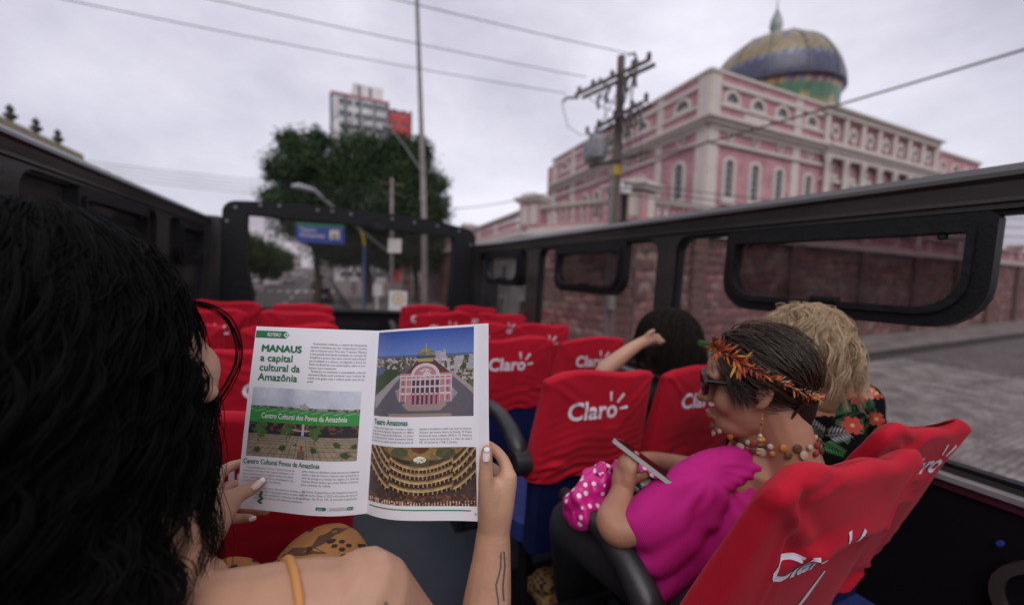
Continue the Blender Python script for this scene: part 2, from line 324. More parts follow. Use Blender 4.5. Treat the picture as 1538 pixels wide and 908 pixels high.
# colonnaded wing
facade_box(FR, -1, 'entablature', M_cream, 17.0, 43.0, -.3, .6, 21.5, 22.1); facade_box(FR, -1, 'cornice', M_cream, 16.8, 43.3, -.5, .95, 22.1, 22.35)
b = MB(); b.prism([(16.8, 22.35), (43.3, 22.35), (43.0, 22.9), (17.2, 22.9)], .6, -1.0) if 0 else None
facade_box(FR, -1, 'wing_cornice', M_cream, 17.35, 43.0, .3, 1.25, 17.9, 18.25); facade_box(FR, -1, 'wing_moulding', M_cream, 17.4, 42.8, .3, .95, 17.5, 17.898)
facade_box(FR, -1, 'lintel', M_cream, 17.4, 42.7, .3, .75, 16.9, 17.498); facade_box(FR, -1, 'parapet', M_cream, 17.4, 42.7, .3, .75, 10.6, 11.7)
facade_box(FR, -1, 'upper_sill', M_cream, 17.4, 42.7, .1, .5, 18.25, 18.75); facade_box(FR, -1, 'rear_band', M_cream, 17.4, 42.7, 0, .3, 14.4, 14.8)
for k in range(8):
    s = 17.45 + 3.53 * k
    facade_box(FR, -1, 'pier', M_cream, s, s + .7, .1, .45, 18.75, 21.5)
    for q in (0.05, .55) if k < 7 else (0.05,):
        c = MB(); c.lathe([(.30, 0), (.30, .25), (.22, .3), (.21, 2.6), (.19, 4.6), (.30, 4.85), (.30, 5.2)], n=10); tp('column', c, M_cream, FR, smooth=True, loc=(s + q * .9 + .15, -.55, 11.7))
    if k < 7:
        theatre_window(FR, -1, 'round', s + 2.1, 20.0, .1)
        facade_box(FR, -1, 'loggia_opening', M_darkglass, s + 1.25, s + 2.9, 0, .06, 11.8, 16.3); facade_box(FR, -1, 'loggia_jamb', M_cream, s + 1.95, s + 2.15, .04, .3, 11.8, 16.3)
        facade_box(FR, -1, 'loggia_transom', M_cream, s + 1.0, s + 3.1, .04, .28, 14.9 + .05, 15.3)
b = MB(); b.box(42.7, 58, .3, 8, 5.4, 21.4); tp('far_wing', b, M_pink, FR)
facade_box(FR, -1, 'far_coping', M_cream, 42.8, 58.2, -.6, .25 - .3, 21.4, 21.75)
for s in (46, 50, 54): theatre_window(FR, -1, 'lunette', s, 19.4, -.3)
facade_box(FR, -1, 'plaque', M_cream, 4.7, 8.4, 0, .12, 18.45, 19.25)
# ---- dome: colours of glazed tiles by row and sector
DX, DY = 65.5 - C0[0], 43 - C0[1]; NU, NV = 144, 0
prof = [(9.0, 20.0), (9.0, 23.0), (9.0, 25.4), (9.05, 26.6), (9.1, 27.8), (9.1, 29.2), (9.15, 30.0), (9.2, 30.8), (9.25, 31.4), (9.35, 32.0), (9.75, 32.4)]
for k in range(1, 25):
    a = math.radians(90 * k / 24); prof.append((9.75 * math.cos(a) ** .93 if a < 1.569 else 0.4, 32.4 + 9.3 * math.sin(a)))
prof = [(max(r * .965, .45), z - .25 * (z > 32)) for r, z in prof]
YEL, GRN, BLU, RED, GOLD, NAV = (0.62, 0.42, 0.06), (0.05, 0.20, 0.09), (0.16, 0.20, 0.42), (0.32, 0.06, 0.07), (0.36, 0.27, 0.10), (0.055, 0.055, 0.13)
cols = []
for j, (r, z) in enumerate(prof):
    for i in range(NU):
        u = (i / NU * 12) % 1.0
        if z < 27.9: c = YEL if abs(u - .5) < .42 - .02 * (z - 20) * 0 else GRN
        elif z < 30.7: c = GRN if (z - 28.0) > 3.0 * abs(u - .5) else YEL
        elif z < 31.5: c = (YEL, YEL, BLU, RED)[int(u * 12) % 4] if z > 31.3 else GRN
        elif z < 35.6:
            c = NAV if (i // 2 + j) % 3 else (0.07, 0.07, 0.15)
            if z > 35.0 and int(u * 12) % 3 == 0: c = BLU
        elif z < 41.4:
            q = ((i // 2) + (j % 2)) % 2; c = GOLD if q else (0.22, 0.17, 0.08)
            if (i % 12 in (0, 1)) and j % 3 == 0: c = (0.06, 0.09, 0.07)
            if abs(u - .5) < .1 and 39.5 > z > 38: c = (0.12, 0.13, 0.25)
        else: c = NAV if i % 12 < 3 else GOLD
        cols.append(tuple((np.array(c) * .85 + np.mean(c) * .15 + .01) * rng.uniform(.50, .82)))
M_tile = mat('glazed_roof_tiles', (1, 1, 1), 0.35, attr=True)
d = MB(); d.lathe(prof, n=NU); link('dome', d.mesh('dome', M_tile, 'full', np.array(cols)), theatre, Tr(DX, DY, 0))
d = MB()
for k in range(12):
    a = 2 * math.pi * k / 12; d.tube([((r + .08) * math.cos(a), (r + .08) * math.sin(a), z) for r, z in prof[10:34]], .07, 5)
d.lathe([(9.3, 0), (9.52, .05), (9.52, .2), (9.4, .25)], (0, 0, 32.15), 72, False); link('dome_rib', d.mesh('dome_rib', mat('dome_lead', (0.10, 0.12, 0.13), .5)), theatre, Tr(DX, DY, 0))
d = MB(); d.lathe([(1.1, 0), (1.0, .8), (.7, 1.0), (.75, 1.6), (.95, 2.3), (.85, 3.2), (.45, 4.2), (.12, 5.0), (.05, 7.0)], n=14)
link('lantern', d.mesh('lantern', mat('lantern_metal', (0.35, 0.37, 0.38), .5, col2=(0.08, 0.16, 0.10), nscale=.5), 'full'), theatre, Tr(DX, DY, 41.1))

# ---- terrace retaining walls: real stones, cap, pedestals, balusters
slab('terrace', [(11.9, 57), (9.1, 17), (11.0, 12.5), (75, 13.9), (140, 30), (140, 120), (30, 120)], 3.0, 5.35, M_pave)
M_bal = mat('faded_pink_plaster', (0.50, 0.24, 0.25), .8, col2=(0.42, 0.28, 0.27), nscale=2); M_balw = mat('chalky_plaster', (0.62, 0.55, 0.53), .8, col2=(0.5, 0.4, 0.39), nscale=2)
balm = {}
for nm, m_ in (('pink', M_bal), ('white', M_balw)):
    b = MB(); b.lathe([(.10, 0), (.10, .06), (.055, .1), (.05, .14), (.095, .27), (.10, .33), (.05, .5), (.045, .58), (.09, .62), (.09, .68)], n=8); balm[nm] = b.mesh('baluster', m_, True)
def pedestal(T, x, wd, th, npan, hero=False):
    p = MB(); p.box(x, x + wd, -.12, th, 5.46, 6.62); o = link('pedestal', p.mesh('pedestal', M_bal), th_wall, T)
    c = MB(); c.box(x - .12, x + wd + .12, -.26, th + .12, 6.62, 6.76); c.box(x - .2, x + wd + .2, -.34, th + .2, 6.76, 6.86)
    c.prism([(x - .05, 6.862), (x + wd + .05, 6.862), (x + wd - .25, 7.02), (x + .25, 7.02)], -.2, th); link('pedestal_cap', c.mesh('pedestal_cap', M_cream), o)
    pw = (wd - .12 * (npan + 1)) / npan
    for k in range(npan):
        q = MB(); a = x + .12 + k * (pw + .12); q.box(a, a + pw, -.16, -.12, 5.62, 6.5); link('panel', q.mesh('panel', M_cream), o)
    q = MB(); q.box(x - .16 * 0 - .003, x + .0, .05, th - .1, 5.62, 6.5)
    return o
def wall_section(name, label, P0, P1, peds, pilas, stone_lim, sw=.55, sh=.36, zvis=0.0, balusters=True, step=.36, coursed=False):
    global th_wall
    a, b_ = Vector((*P0, 0)), Vector((*P1, 0)); L = (b_ - a).length; d_ = (b_ - a) / L
    T = Matrix(((d_.x, -d_.y, 0, 0), (d_.y, d_.x, 0, 0), (0, 0, 1, 0), (0, 0, 0, 1)))
    th_wall = thing(name, label, 'wall', Tr(a.x, a.y, 0), 'retaining walls round the theatre terrace')
    m = MB(); m.box(0, L, .06, .6, -.1, 5.1); link('wall_core', m.mesh('wall_core', M_mortar), th_wall, T)
    m = MB(); m.box(-.1, L + .1, -.22, .62, 5.1, 5.3); m.box(-.05, L + .05, -.12, .6, 5.3, 5.44); link('wall_cap', m.mesh('wall_cap', M_cream), th_wall, T)
    r = random.Random(hash(name) % 1000 if 0 else len(name) * 7)
    nx, nz = int(L / sw) + 1, int(5.0 / sh)
    jit = {}
    def J(i, j):
        if (i, j) not in jit:
            q = .30 if not coursed else .05
            jit[i, j] = (r.uniform(-q, q) * sw * .5, r.uniform(-q, q) * sh * .8)
        return jit[i, j]
    cells = []
    for j in range(nz):
        for i in range(nx):
            o2 = (j % 2)      # brick-like hexagons on a half-step lattice
            P = []
            for (ii, jj) in ((2 * i + o2, j), (2 * i + 1 + o2, j), (2 * i + 2 + o2, j), (2 * i + 2 + o2, j + 1), (2 * i + 1 + o2, j + 1), (2 * i + o2, j + 1)):
                jx, jz = J(ii, jj); P.append((min(max(ii * sw / 2 + jx, 0), L), .1 + min(jj * sh + jz * (0 < jj < nz), 5.0)))
            if max(p[0] for p in P) - min(p[0] for p in P) < .1: continue
            cells.append(P)
    def dist(P): 
        c = T @ Vector((sum(p[0] for p in P) / 6, 0, 0)) + Vector((a.x, a.y, 0)); return c.length - 40 * (sum(p[1] for p in P) / 6 > zvis)
    cells.sort(key=dist)
    rest = [MB() for _ in M_stone1]
    for k, P in enumerate(cells):
        cx, cz = sum(p[0] for p in P) / 6, sum(p[1] for p in P) / 6; dep = r.uniform(.0, .035); mi = r.choice((0, 0, 1, 1, 2, 3))
        def ins(f, yv): return [(cx + (x - cx) * f - (cx if k < stone_lim else 0), yv, cz + (z - cz) * f - (cz if k < stone_lim else 0)) for x, z in P]
        vs = ins(.975, .1) + ins(.965, .045 - dep * .8) + ins(.86, .028 - dep)
        fs = [(q, q + 6, (q + 1) % 6 + 6, (q + 1) % 6) for q in range(6)] + [(q + 6, q + 12, (q + 1) % 6 + 12, (q + 1) % 6 + 6) for q in range(6)] + [tuple(range(17, 11, -1))]
        fs = [tuple(reversed(f)) for f in fs[:-1]] + [tuple(range(12, 18))]
        if k < stone_lim: m = MB().add(vs, fs); link('stone', m.mesh('stone', M_stone1[mi], 50), th_wall, T @ Tr(cx, 0, cz))
        else: rest[mi].add(vs, fs)
    for m, mt in zip(rest, M_stone1):
        if m.v: struct(link('stones', m.mesh('stones', mt, 50), th_wall, T), 'stuff')
    for x in pilas:
        m = MB()
        for k in range(14):
            z = .1 + k * .357; m.rbox(x + (k % 2) * .04, x + .85 - (k % 2) * .04, -.22 + r.uniform(0, .02), .06, z + .01, z + .35, .02)
        link('stone_pilaster', m.mesh('stone_pilaster', M_stone1[2]), th_wall, T)
    m = MB(); m.box(0, L, -.02, .3, 5.44, 5.56); link('baluster_plinth', m.mesh('baluster_plinth', M_bal), th_wall, T)
    m = MB(); m.box(0, L, -.06, .34, 6.24, 6.32); m.box(-.02, L + .02, -.1, .38, 6.32, 6.4); link('handrail', m.mesh('handrail', M_cream), th_wall, T)
    for x, wd, np_ in peds: pedestal(T, x, wd, .55, np_)
    x = .3; kb_ = 0
    while x < L - .2:
        if not any(px - .05 < x < px + wd + .05 for px, wd, _ in peds):
            link('baluster', balm['white' if (kb_ % 9) < 2 else 'pink'], th_wall, T @ Tr(x, .14, 5.56)); kb_ += 1
        x += step
    return th_wall
wall_section('terrace_wall', 'angled corner stretch of the plum stone retaining wall, behind the weathered utility pole', (8.6, 16.6), (10.6, 12.1), ((-.5, 1.15, 2), (4.0, 1.4, 2)), (.0, 4.3), 220, .5, .34, 1.5)
wall_section('terrace_wall', 'long plum stone retaining wall running away to the right along the cobbled side street', (10.9, 12.0), (76, 13.9), [(-.75, 1.5, 2)] + [(x, .9, 1) for x in (9.8, 16.8, 23.8, 30.8, 37.8, 44.8, 51.8)], [k * 7.0 + 3 for k in range(10)], 260, .6, .38, 2.0, step=.42)
wall_section('terrace_wall', 'plum stone retaining wall receding along the main street, seen through the windscreen', (12.2, 55.5), (8.55, 16.9), [(0, 1.2, 1), (13, .9, 1), (26, .9, 1)], [2, 9, 16, 23, 30], 120, .6, .38, 2.5, step=.42)

# ---- utility poles, wires, lamps
def insul(mb, x, y, z): mb.lathe([(.03, 0), (.08, .04), (.04, .08), (.085, .12), (.04, .16), (.08, .20), (.03, .28)], (x, y, z), 8)
up = thing('utility_pole', 'weathered utility pole with slanting crossarms and grey transformers at the terrace corner', 'utility pole', Tr(8.46, 10.4, 0))
b = MB(); b.tube([(0, 0, -.2), (0, 0, 10.2)], [.17, .12], 12); b.build('pole', M_wood, up, True)
b = MB(); b.lathe([(.175, 0), (.175, .32)], (0, 0, 6.55), 12, False); b.build('yellow_band', mat('yellow_band', (0.45, 0.27, 0.03), .6), up)
def arm(z, a, c, off, nm='crossarm'):
    m = MB(); a, c = Vector(a), Vector(c); d_ = (c - a).normalized(); n_ = Vector((-d_.y, d_.x, 0)) * off
    R_ = [a + n_, c + n_]; m.tube([tuple(p) for p in R_], .065, 4); m.build(nm, M_wood, up)
A1, C1 = (-.45, 1.6, 9.5), (.1, -1.2, 9.5)
arm(0, A1, C1, .17); arm(0, A1, C1, -.17)
A2, C2 = (.05, 1.75, 8.3), (-.03, -1.3, 8.3); arm(0, A2, C2, .17); arm(0, (.05, 1.0, 8.3), C2, -.2); arm(0, (-.2, 1.0, 7.0), (.3, -1.35, 7.0), -.17)
for t_ in (0, .22, .5, .78, .97):
    for (A_, C_) in ((A1, C1), (A2, C2)):
        p = Vector(A_).lerp(Vector(C_), t_); ins = MB(); insul(ins, p.x, p.y, p.z + .06); ins.build('insulator', MATS.get('dark_porcelain') or mat('dark_porcelain', (0.05, 0.045, 0.05), .3), up, True)
for q_ in (((-.4, 1.7, 9.5), (-.7, 2.0, 9.55), (-.8, 2.1, 9.4)), ((0, .6, 9.5), (-.25, .75, 9.8), (-.3, .8, 9.6)), ((.1, -.7, 9.6), (-.1, -.7, 9.95), (-.25, -.6, 9.9))): ins = MB(); ins.tube(q_, .045, 6); ins.build('strain_insulator', MATS['dark_porcelain'], up, True)
for k, (x, y) in enumerate(((-.3, .9), (-.42, .45))):
    t_ = MB(); t_.lathe([(.05, -.02), (.27, 0), (.29, .05), (.29, .62), (.24, .68), (.05, .7)], (x, y, 7.15), 16)
    for q in range(8): a = 2 * math.pi * q / 8; t_.box(x + .3 * math.cos(a) - .02, x + .3 * math.cos(a) + .02, y + .3 * math.sin(a) - .05, y + .3 * math.sin(a) + .05, 7.25, 7.7)
    for q in (-.1, .1): insul(t_, x + q, y, 7.82)
    t_.build('transformer', mat('transformer_grey', (0.30, 0.30, 0.32), .5, col2=(0.2, 0.2, 0.21), nscale=5), up, 30)
f_ = MB()
for k in range(5):
    y = -.35 - .2 * k; f_.tube([(-.1, y, 8.25), (-.22, y - .05, 8.0), (-.15, y - .05, 7.75)], .045, 6); f_.tube([(-.15, y, 7.75), (-.05, y + .05, 7.2), (0, y + .1, 6.6)], .012, 4)
f_.build('fuse_cutout', MATS['dark_porcelain'], up)
rq = random.Random(4)
for k in range(16):
    a = Vector((rq.uniform(-.35, .1), rq.uniform(-1.2, 1.5), rq.choice((8.35, 9.5)))); c = Vector((rq.uniform(-.3, .15), rq.uniform(-.9, .9), rq.choice((7.1, 7.9, 8.3)))); s_ = rq.uniform(.1, .45)
    m = MB(); m.tube([tuple(a.lerp(c, t / 10) + Vector((-.25 * s_, 0, -s_)) * 4 * (t / 10) * (1 - t / 10)) for t in range(11)], .014, 4); m.build('jumper_cable', M_cable, up)
for y_ in (-.95, -.55, .35, .8):
    m = MB(); m.tube([(-.12, y_, 9.35), (-.28, y_ - .04, 9.1), (-.2, y_, 8.85)], .05, 6); m.build('surge_arrester', MATS['dark_porcelain'], up, True)
m = MB(); m.tube([(-.1, .1, 7.0), (-.1, -.95, 7.0)], .03, 6); m.tube([(-.1, 1.1, 9.4), (-.05, .1, 8.8)], .025, 5); m.tube([(-.0, -.9, 9.4), (-.05, -.1, 8.8)], .025, 5); m.build('arm_brace', M_grey, up)
f_ = MB(); f_.tube([(-.15, -.06, 0), (-.19, -.02, 3), (-.16, -.05, 6.9)], .03, 6); f_.tube([(-.1, .14, 0), (-.1, .16, 7.9)], .022, 6); f_.box(-.26, -.08, -.28, -.12, 4.9 - 2.6, 5.35 - 2.6); f_.build('conduit', M_grey, up)
def wire(pts, r, label, grp='overhead wires', sag=.0):
    a, c = Vector(pts[0]), Vector(pts[-1]); n_ = 24
    P = [tuple(a.lerp(c, t / n_) - Vector((0, 0, sag * 4 * (t / n_) * (1 - t / n_)))) for t in range(n_ + 1)]
    m = MB(); m.tube(P, r, 5); return tag(m.build('overhead_wire', M_cable), label, 'wire', grp)
wire(((7.8, 12.5, 9.75), (-18, 14.2, 9.9)), .012, 'lowest of the three thin wires crossing the sky from the upper crossarm', sag=.35)
wire(((7.75, 11.2, 9.75), (-18, 13.6, 10.3)), .012, 'middle one of the three thin wires crossing the sky from the upper crossarm', sag=.3)
wire(((8.2, 9.8, 9.95), (-14, 11.7, 10.4)), .012, 'highest of the three thin wires crossing the sky from the upper crossarm', sag=.3)
wire(((14.2, 2.3, 8.62), (12.2, 13.6, 8.25)), .03, 'thick dark cable rising to the right across the theatre front', sag=.06)
for k in range(3):
    wire(((8.6, 10.3, 6.0 + .18 * k), (40, 4.6 - .3 * k, 6.1 + .5 * k)), .016, ('lowest', 'middle one', 'upper one')[k] + ' of the low cables strung in front of the theatre windows', 'low cables on the side street', sag=.55)
for k in range(5):
    wire(((4.7, 32, 8.4 + .28 * k), (-22, 33 + k, 9.3 + .34 * k)), .018, ('lowest', 'second lowest', 'middle one', 'second highest', 'highest')[k] + ' of five thin level wires in front of the street trees', 'wires across the main street', sag=.5)
wire(((8.4, 10.5, 6.6), (4.8, 32, 8.6)), .018, 'slack cable running between the two utility poles', sag=.8)
dl = MB(); dl.tube([(7.6, 12.3, 9.5), (7.35, 12.0, 9.1), (7.4, 11.7, 8.3), (7.6, 11.2, 7.9), (7.9, 10.9, 7.9)], .012, 4); dl.build('drop_lead', M_cable); tag(bpy.data.objects['drop_lead'], 'looping lead hanging from the upper crossarm to the transformers', 'wire')
lp = thing('lamp_post', 'very tall slender concrete post rising above the windscreen to the top of the picture', 'lamp post', Tr(5.35, 24, 0))
b = MB(); b.tube([(.15, 0, 0), (.02, 0, 7.5), (-.5, 0, 19.5)], [.2, .165, .10], 12); b.build('post', M_conc, lp, True)
b = MB(); b.tube([(0, 0, 9.0), (-1.2, -.2, 10.5), (-1.9, -.3, 11.2)], .05, 8); b.build('lamp_arm', M_grey, lp, True)
b = MB(); b.rbox(-2.4, -1.85, -.45, -.2, 11.15, 11.35, .05); b.build('lamp_head', M_grey, lp)
p2 = thing('utility_pole', 'short utility pole with a small crossarm in front of the street trees', 'utility pole', Tr(4.72, 32, 0), )
b = MB(); b.tube([(0, 0, 0), (0, 0, 10.3)], [.16, .12], 10); b.build('pole', M_conc, p2, True)
b = MB(); b.tube([(-.9, 0, 9.9), (.9, 0, 9.9)], .06, 4); b.tube([(-.7, 0, 9.2), (.7, 0, 9.2)], .05, 4); b.build('crossarm', M_wood, p2)
b = MB(); b.tube([(-.05, 0, 4.6), (-2.1, -3, 5.7), (-4.9, -7, 7.35)], .065, 8); b.build('lamp_arm', mat('galvanised', (0.36, 0.36, 0.37), .45, .3), p2, True)
b = MB(); b.tube([(-4.8, -7, 7.35), (-5.2, -7.3, 7.6), (-5.9, -7.7, 7.66), (-6.2, -7.9, 7.6)], [.08, .12, .16, .08], 8); b.build('lamp_head', MATS['galvanised'], p2, True)
sg_ = thing('street_sign', 'blue overhead direction sign with a green top strip on a bent yellow and blue post', 'sign', Tr(2.55, 30, 0))
b = MB(); b.tube([(.0, 0, .1), (0, 0, 5.0)], .09, 10); b.build('lower_post', mat('post_blue', (0.04, 0.10, 0.32), .5), sg_, True)
b = MB(); b.tube([(0, 0, 5.0), (-.03, 0, 5.5), (-.25, 0, 6.1), (-.7, 0, 6.42), (-1.3, 0, 6.5), (-4.3, 0, 6.5)], .085, 10); b.build('bent_arm', mat('post_yellow', (0.45, 0.30, 0.02), .5), sg_, True)
b = MB(); b.box(-4.2, -1.3, -.12, -.06, 5.05, 6.3); bd = b.build('sign_board', mat('sign_blue', (0.035, 0.085, 0.40), .4), sg_)
b = MB(); b.box(-4.2, -1.3, -.13, -.122, 6.12, 6.3); b.build('top_strip', mat('sign_green', (0.05, 0.26, 0.14), .4), bd)
b = MB(); b.box(-2.2, -1.6, -.135, -.122, 5.35, 5.95); b.m = 1; b.lathe([(.16, 0), (.1, .2), (.02, .3)], (-1.9, -.15, 5.5), 8); b.m = 0; b.build('pictogram', [M_white, MATS['post_yellow']], bd)
for t_, z in (('Teatro', 5.76), ('Amazonas', 5.42)):
    v, f = text_mesh(t_, .36, .004, .006); m = MB().add([(x - 4.0, -.127 - zz, y + z) for x, y, zz in v], f); m.build('lettering', M_white, bd)
# posts and small signs on the pavement ahead
for (x, y, h, wd, bz, lab) in ((2.9, 47, 1.6, .55, 1.0, 'rounded white panel on a short post at the kerb ahead'), (4.6, 45, 2.4, .4, 1.5, 'narrow grey panel on a thin post between the tree trunks'), (3.35, 29, 2.1, .62, .7, 'tall white notice box at the foot of the blue sign post')):
    t_ = thing('sign_post', lab, 'sign', Tr(x, y, .13)); b = MB(); b.tube([(0, 0, 0), (0, 0, h + .1)], .04, 8); b.build('post', M_white, t_); b = MB(); b.rbox(-wd / 2, wd / 2, -.09, -.04, h - bz, h + .15, .02); b.build('panel', M_white, t_)
for k, (x, y) in enumerate(((3.7, 33), (3.2, 38), (5.3, 36))):
    t_ = thing('bollard', ('nearest of the three white poles on the pavement ahead', 'farthest of the three white poles on the pavement ahead, nearest to the kerb', 'white pole on the pavement ahead, nearest to the terrace wall')[k], 'pole', Tr(x, y, .13), 'white poles on the pavement')
    b = MB(); b.tube([(0, 0, 0), (0, 0, 2.6 if k != 1 else 1.6)], .06, 8); b.build('shaft', M_white, t_); b = MB(); b.lathe([(.09, 0), (.09, .1), (.0, .16)], (0, 0, 2.6 if k != 1 else 1.6), 8); b.build('tip', M_grey, t_)
gl = thing('globe_lamp', 'cluster of white globe lamps where the receding terrace wall ends', 'street lamp', Tr(9.7, 39.5, 0))
b = MB(); b.tube([(0, 0, 0), (0, 0, 6.4)], .09, 8); b.build('post', M_grey, gl)
for dx, dz in ((.15, 6.9), (-.25, 6.0), (.55, 6.0)):
    b = MB(); b.lathe([(.08, -.36), (.3, -.2), (.38, 0), (.3, .22), (.1, .36)], (dx, 0, dz), 14); b.build('globe', M_white, gl, 'full')
gl = thing('terrace_lamp', 'squat lamp with white cap and black body on the corner wall beside the utility pole', 'lamp', Tr(10.15, 12.3 - .35, 5.44))
b = MB(); b.lathe([(.12, 0), (.12, .9), (.16, .95)], n=12); b.build('body', M_black, gl, True); b = MB(); b.lathe([(.2, .95), (.24, 1.05), (.24, 1.3), (.16, 1.45), (.03, 1.5)], n=14); b.build('cap', M_white, gl, True)
# ---- trees
M_bark = mat('bark', (0.10, 0.075, 0.055), .95, col2=(0.05, 0.04, 0.03), nscale=6, stretch=(3, 3, .5), bump=.6, bscale=12)
def mat_leaf(name, a, b):
    m = mat(name, a, .85, spec=.15, col2=b, nscale=.45, lo=.4, hi=.62, detail=5); p = m.node_tree.nodes['Principled BSDF']; return m
M_leaf = mat_leaf('leaves_dark', (0.024, 0.045, 0.022), (0.060, 0.092, 0.040)); M_leaf2 = mat_leaf('leaves_olive', (0.03, 0.06, 0.025), (0.07, 0.115, 0.04))
def tree(label, base, lobes, nleaf, leaf, trunk_r, m, grp='street trees'):
    t_ = thing('street_tree', label, 'tree', Tr(*base), grp); r = np.random.default_rng(int(abs(base[0]) * 100 + base[1]))
    b = MB(); z0 = min(l[2] - l[3] * .3 for l in lobes)
    b.tube([(0, 0, -.1), (.1, .05, 1.2), (-.05, .1, z0)], [trunk_r * 1.4, trunk_r, trunk_r * .8], 10)
    for (x, y, z, rad, rz) in lobes: b.tube([(0, .05, z0 * .8), (x * .4, y * .4, (z0 + z) * .5), (x, y, z)], [trunk_r * .7, trunk_r * .4, trunk_r * .12], 7)
    b.build('trunk', M_bark, t_, True)
    P = []
    tot = sum(l[3] ** 2 for l in lobes)
    for (x, y, z, rad, rz) in lobes:
        n = int(nleaf * rad ** 2 / tot / 30); cc = r.normal(size=(n, 3)); cc /= np.linalg.norm(cc, axis=1)[:, None]
        cc *= (r.uniform(.25, 1.0, (n, 1)) ** .45) * r.uniform(.72, 1.20, (n, 1)); cc = cc * (rad, rad, rz) + (x, y, z)
        cl = cc[:, None, :] + r.normal(size=(n, 30, 3)) * (.13 * rad + .12); P.append(cl.reshape(-1, 3))
    P = np.concatenate(P); n = len(P); a = r.normal(size=(n, 3)); a /= np.linalg.norm(a, axis=1)[:, None]; b2 = np.cross(a, r.normal(size=(n, 3))); b2 /= np.linalg.norm(b2, axis=1)[:, None]
    sz = leaf * r.uniform(.6, 1.3, (n, 1)); V = np.stack([P - a * sz, P + b2 * sz * .45, P + a * sz, P - b2 * sz * .45], 1).reshape(-1, 3)
    me = bpy.data.meshes.new('crown'); me.from_pydata(V.tolist(), [], np.arange(4 * n).reshape(-1, 4).tolist()); me.materials.append(m); link('crown', me, t_)
tree('broad dark street tree, left lobe of the crown mass above the windscreen', (-.6, 40.5, 0), [(-1.6, 0, 8.3, 2.1, 2.7), (.6, .5, 9.5, 2.8, 3.6), (-.9, -1, 12.1, 2.3, 2.3), (1.6, 0, 6.3, 2.6, 2.6), (-3.0, .5, 11.8, 1.0, 1.4), (-3.3, 0, 9.0, 1.0, 1.1), (-2.0, 0, 14.4, .9, 1.0), (.3, 0, 14.6, 1.0, 1.0)], 42000, .16, .28, M_leaf)
tree('broad dark street tree, tallest one in the middle in front of the apartment tower', (3.8, 41, 0), [(-.8, 0, 13.2, 2.9, 2.9), (1.6, .5, 13.4, 2.9, 2.9), (0, -1, 9.0, 3.4, 3.9), (2, 0, 6.2, 2.8, 2.4), (-1.5, 0, 5.9, 2.6, 2.2), (3.0, 0, 15.0, 1.2, 1.4)], 54000, .16, .32, M_leaf)
tree('broad dark street tree at the right, half behind the tall lamp post', (8.2, 40, 0), [(0, 0, 11.0, 2.6, 3.3), (1.2, 0, 8.2, 2.1, 2.9), (-.8, -1, 6.5, 2.8, 2.6), (-.6, 0, 13.4, 2.0, 2.2), (1.2, .5, 5.2, 2.0, 1.8), (2.6, 0, 9.6, .9, 1.2), (2.2, 0, 12.2, .9, 1.0), (.4, 0, 15.2, 1.0, 1.0)], 38000, .16, .26, M_leaf)
tree('rounded street tree on the left pavement, nearest one left of the parked cars', (-9.6, 62, 0), [(0, 0, 5.0, 3.2, 2.3), (2.4, 0, 4.0, 2.2, 1.7), (3.4, 1, 3.2, 1.6, 1.2)], 12000, .25, .25, M_leaf2, 'trees on the left pavement')
tree('rounded street tree on the left pavement, farther one above the parked cars', (-10.5, 86, 0), [(0, 0, 5.2, 3.6, 2.4), (3.0, 0, 4.4, 2.4, 1.8)], 9000, .3, .25, M_leaf2, 'trees on the left pavement')
tree('tree growing behind the terrace pier, seen at the right of the windscreen', (13, 74, 0), [(0, 0, 7, 4, 3.6), (-3.5, 0, 6, 3, 2.8)], 9000, .3, .3, M_leaf2)
# ---- apartment tower
tw = thing('apartment_tower', 'white apartment tower with dark vertical strips and a red right flank behind the trees', 'building', Tr(1.9, 115, 0))
M_tw = mat('tower_white', (0.72, 0.71, 0.70), .7, col2=(0.5, 0.49, 0.5), nscale=.2); M_tr = mat('tower_red', (0.52, 0.05, 0.05), .6); M_ts = mat('tower_strip', (0.06, 0.065, 0.09), .4); M_tk = mat('tower_coping', (0.45, 0.2, 0.2), .7)
b = MB(); b.box(0, 13.9, 0, 12, 0, 47.6); b.build('wall', M_tw, tw); b = MB(); b.box(13.9, 20.2, .5, 12, 0, 46.6); b.build('red_wall', M_tr, tw)
for x0, x1 in ((-.25, .25), (3.2, 3.7), (6.8, 7.3), (10.3, 10.8), (13.7, 14.3), (19.9, 20.3)):
    b = MB(); b.box(x0, x1, -.3, .4, 0, 47.4 if x1 < 16 else 46.8); b.build('dark_strip', M_ts, tw)
b = MB(); b.box(-.1, 14.3, -.35, 12, 47.6, 48.1); b.build('coping', M_tk, tw)
b = MB(); b.box(5.4, 13, 2, 9, 48.3, 52); b.build('roof_house', M_tw, tw); b = MB(); b.box(6.6, 7.2, 1.9, 2, 48.3, 51.6); b.build('roof_window', M_ts, tw); b = MB(); b.box(9.4, 10, 1.9, 2, 48.3, 51.6); b.build('roof_window', M_ts, tw)
wm, ws = MB(), MB(); wm.box(-.55, .55, -.1, .02, 0, 1.3); wm = wm.mesh('window', M_ts); ws.box(-.65, .65, -.16, -.02, -.12, 0); ws = ws.mesh('sill', M_tw)
for fl in range(16):
    for x in (2.5, 4.5, 6.2, 8.2, 9.5, 11.6, 12.9, 15.8, 18.2):
        z = 1.2 + fl * 2.95
        if z < 46: o = link('window', wm, tw, Tr(x, 0 if x < 14 else .5, z)); link('sill', ws, o)
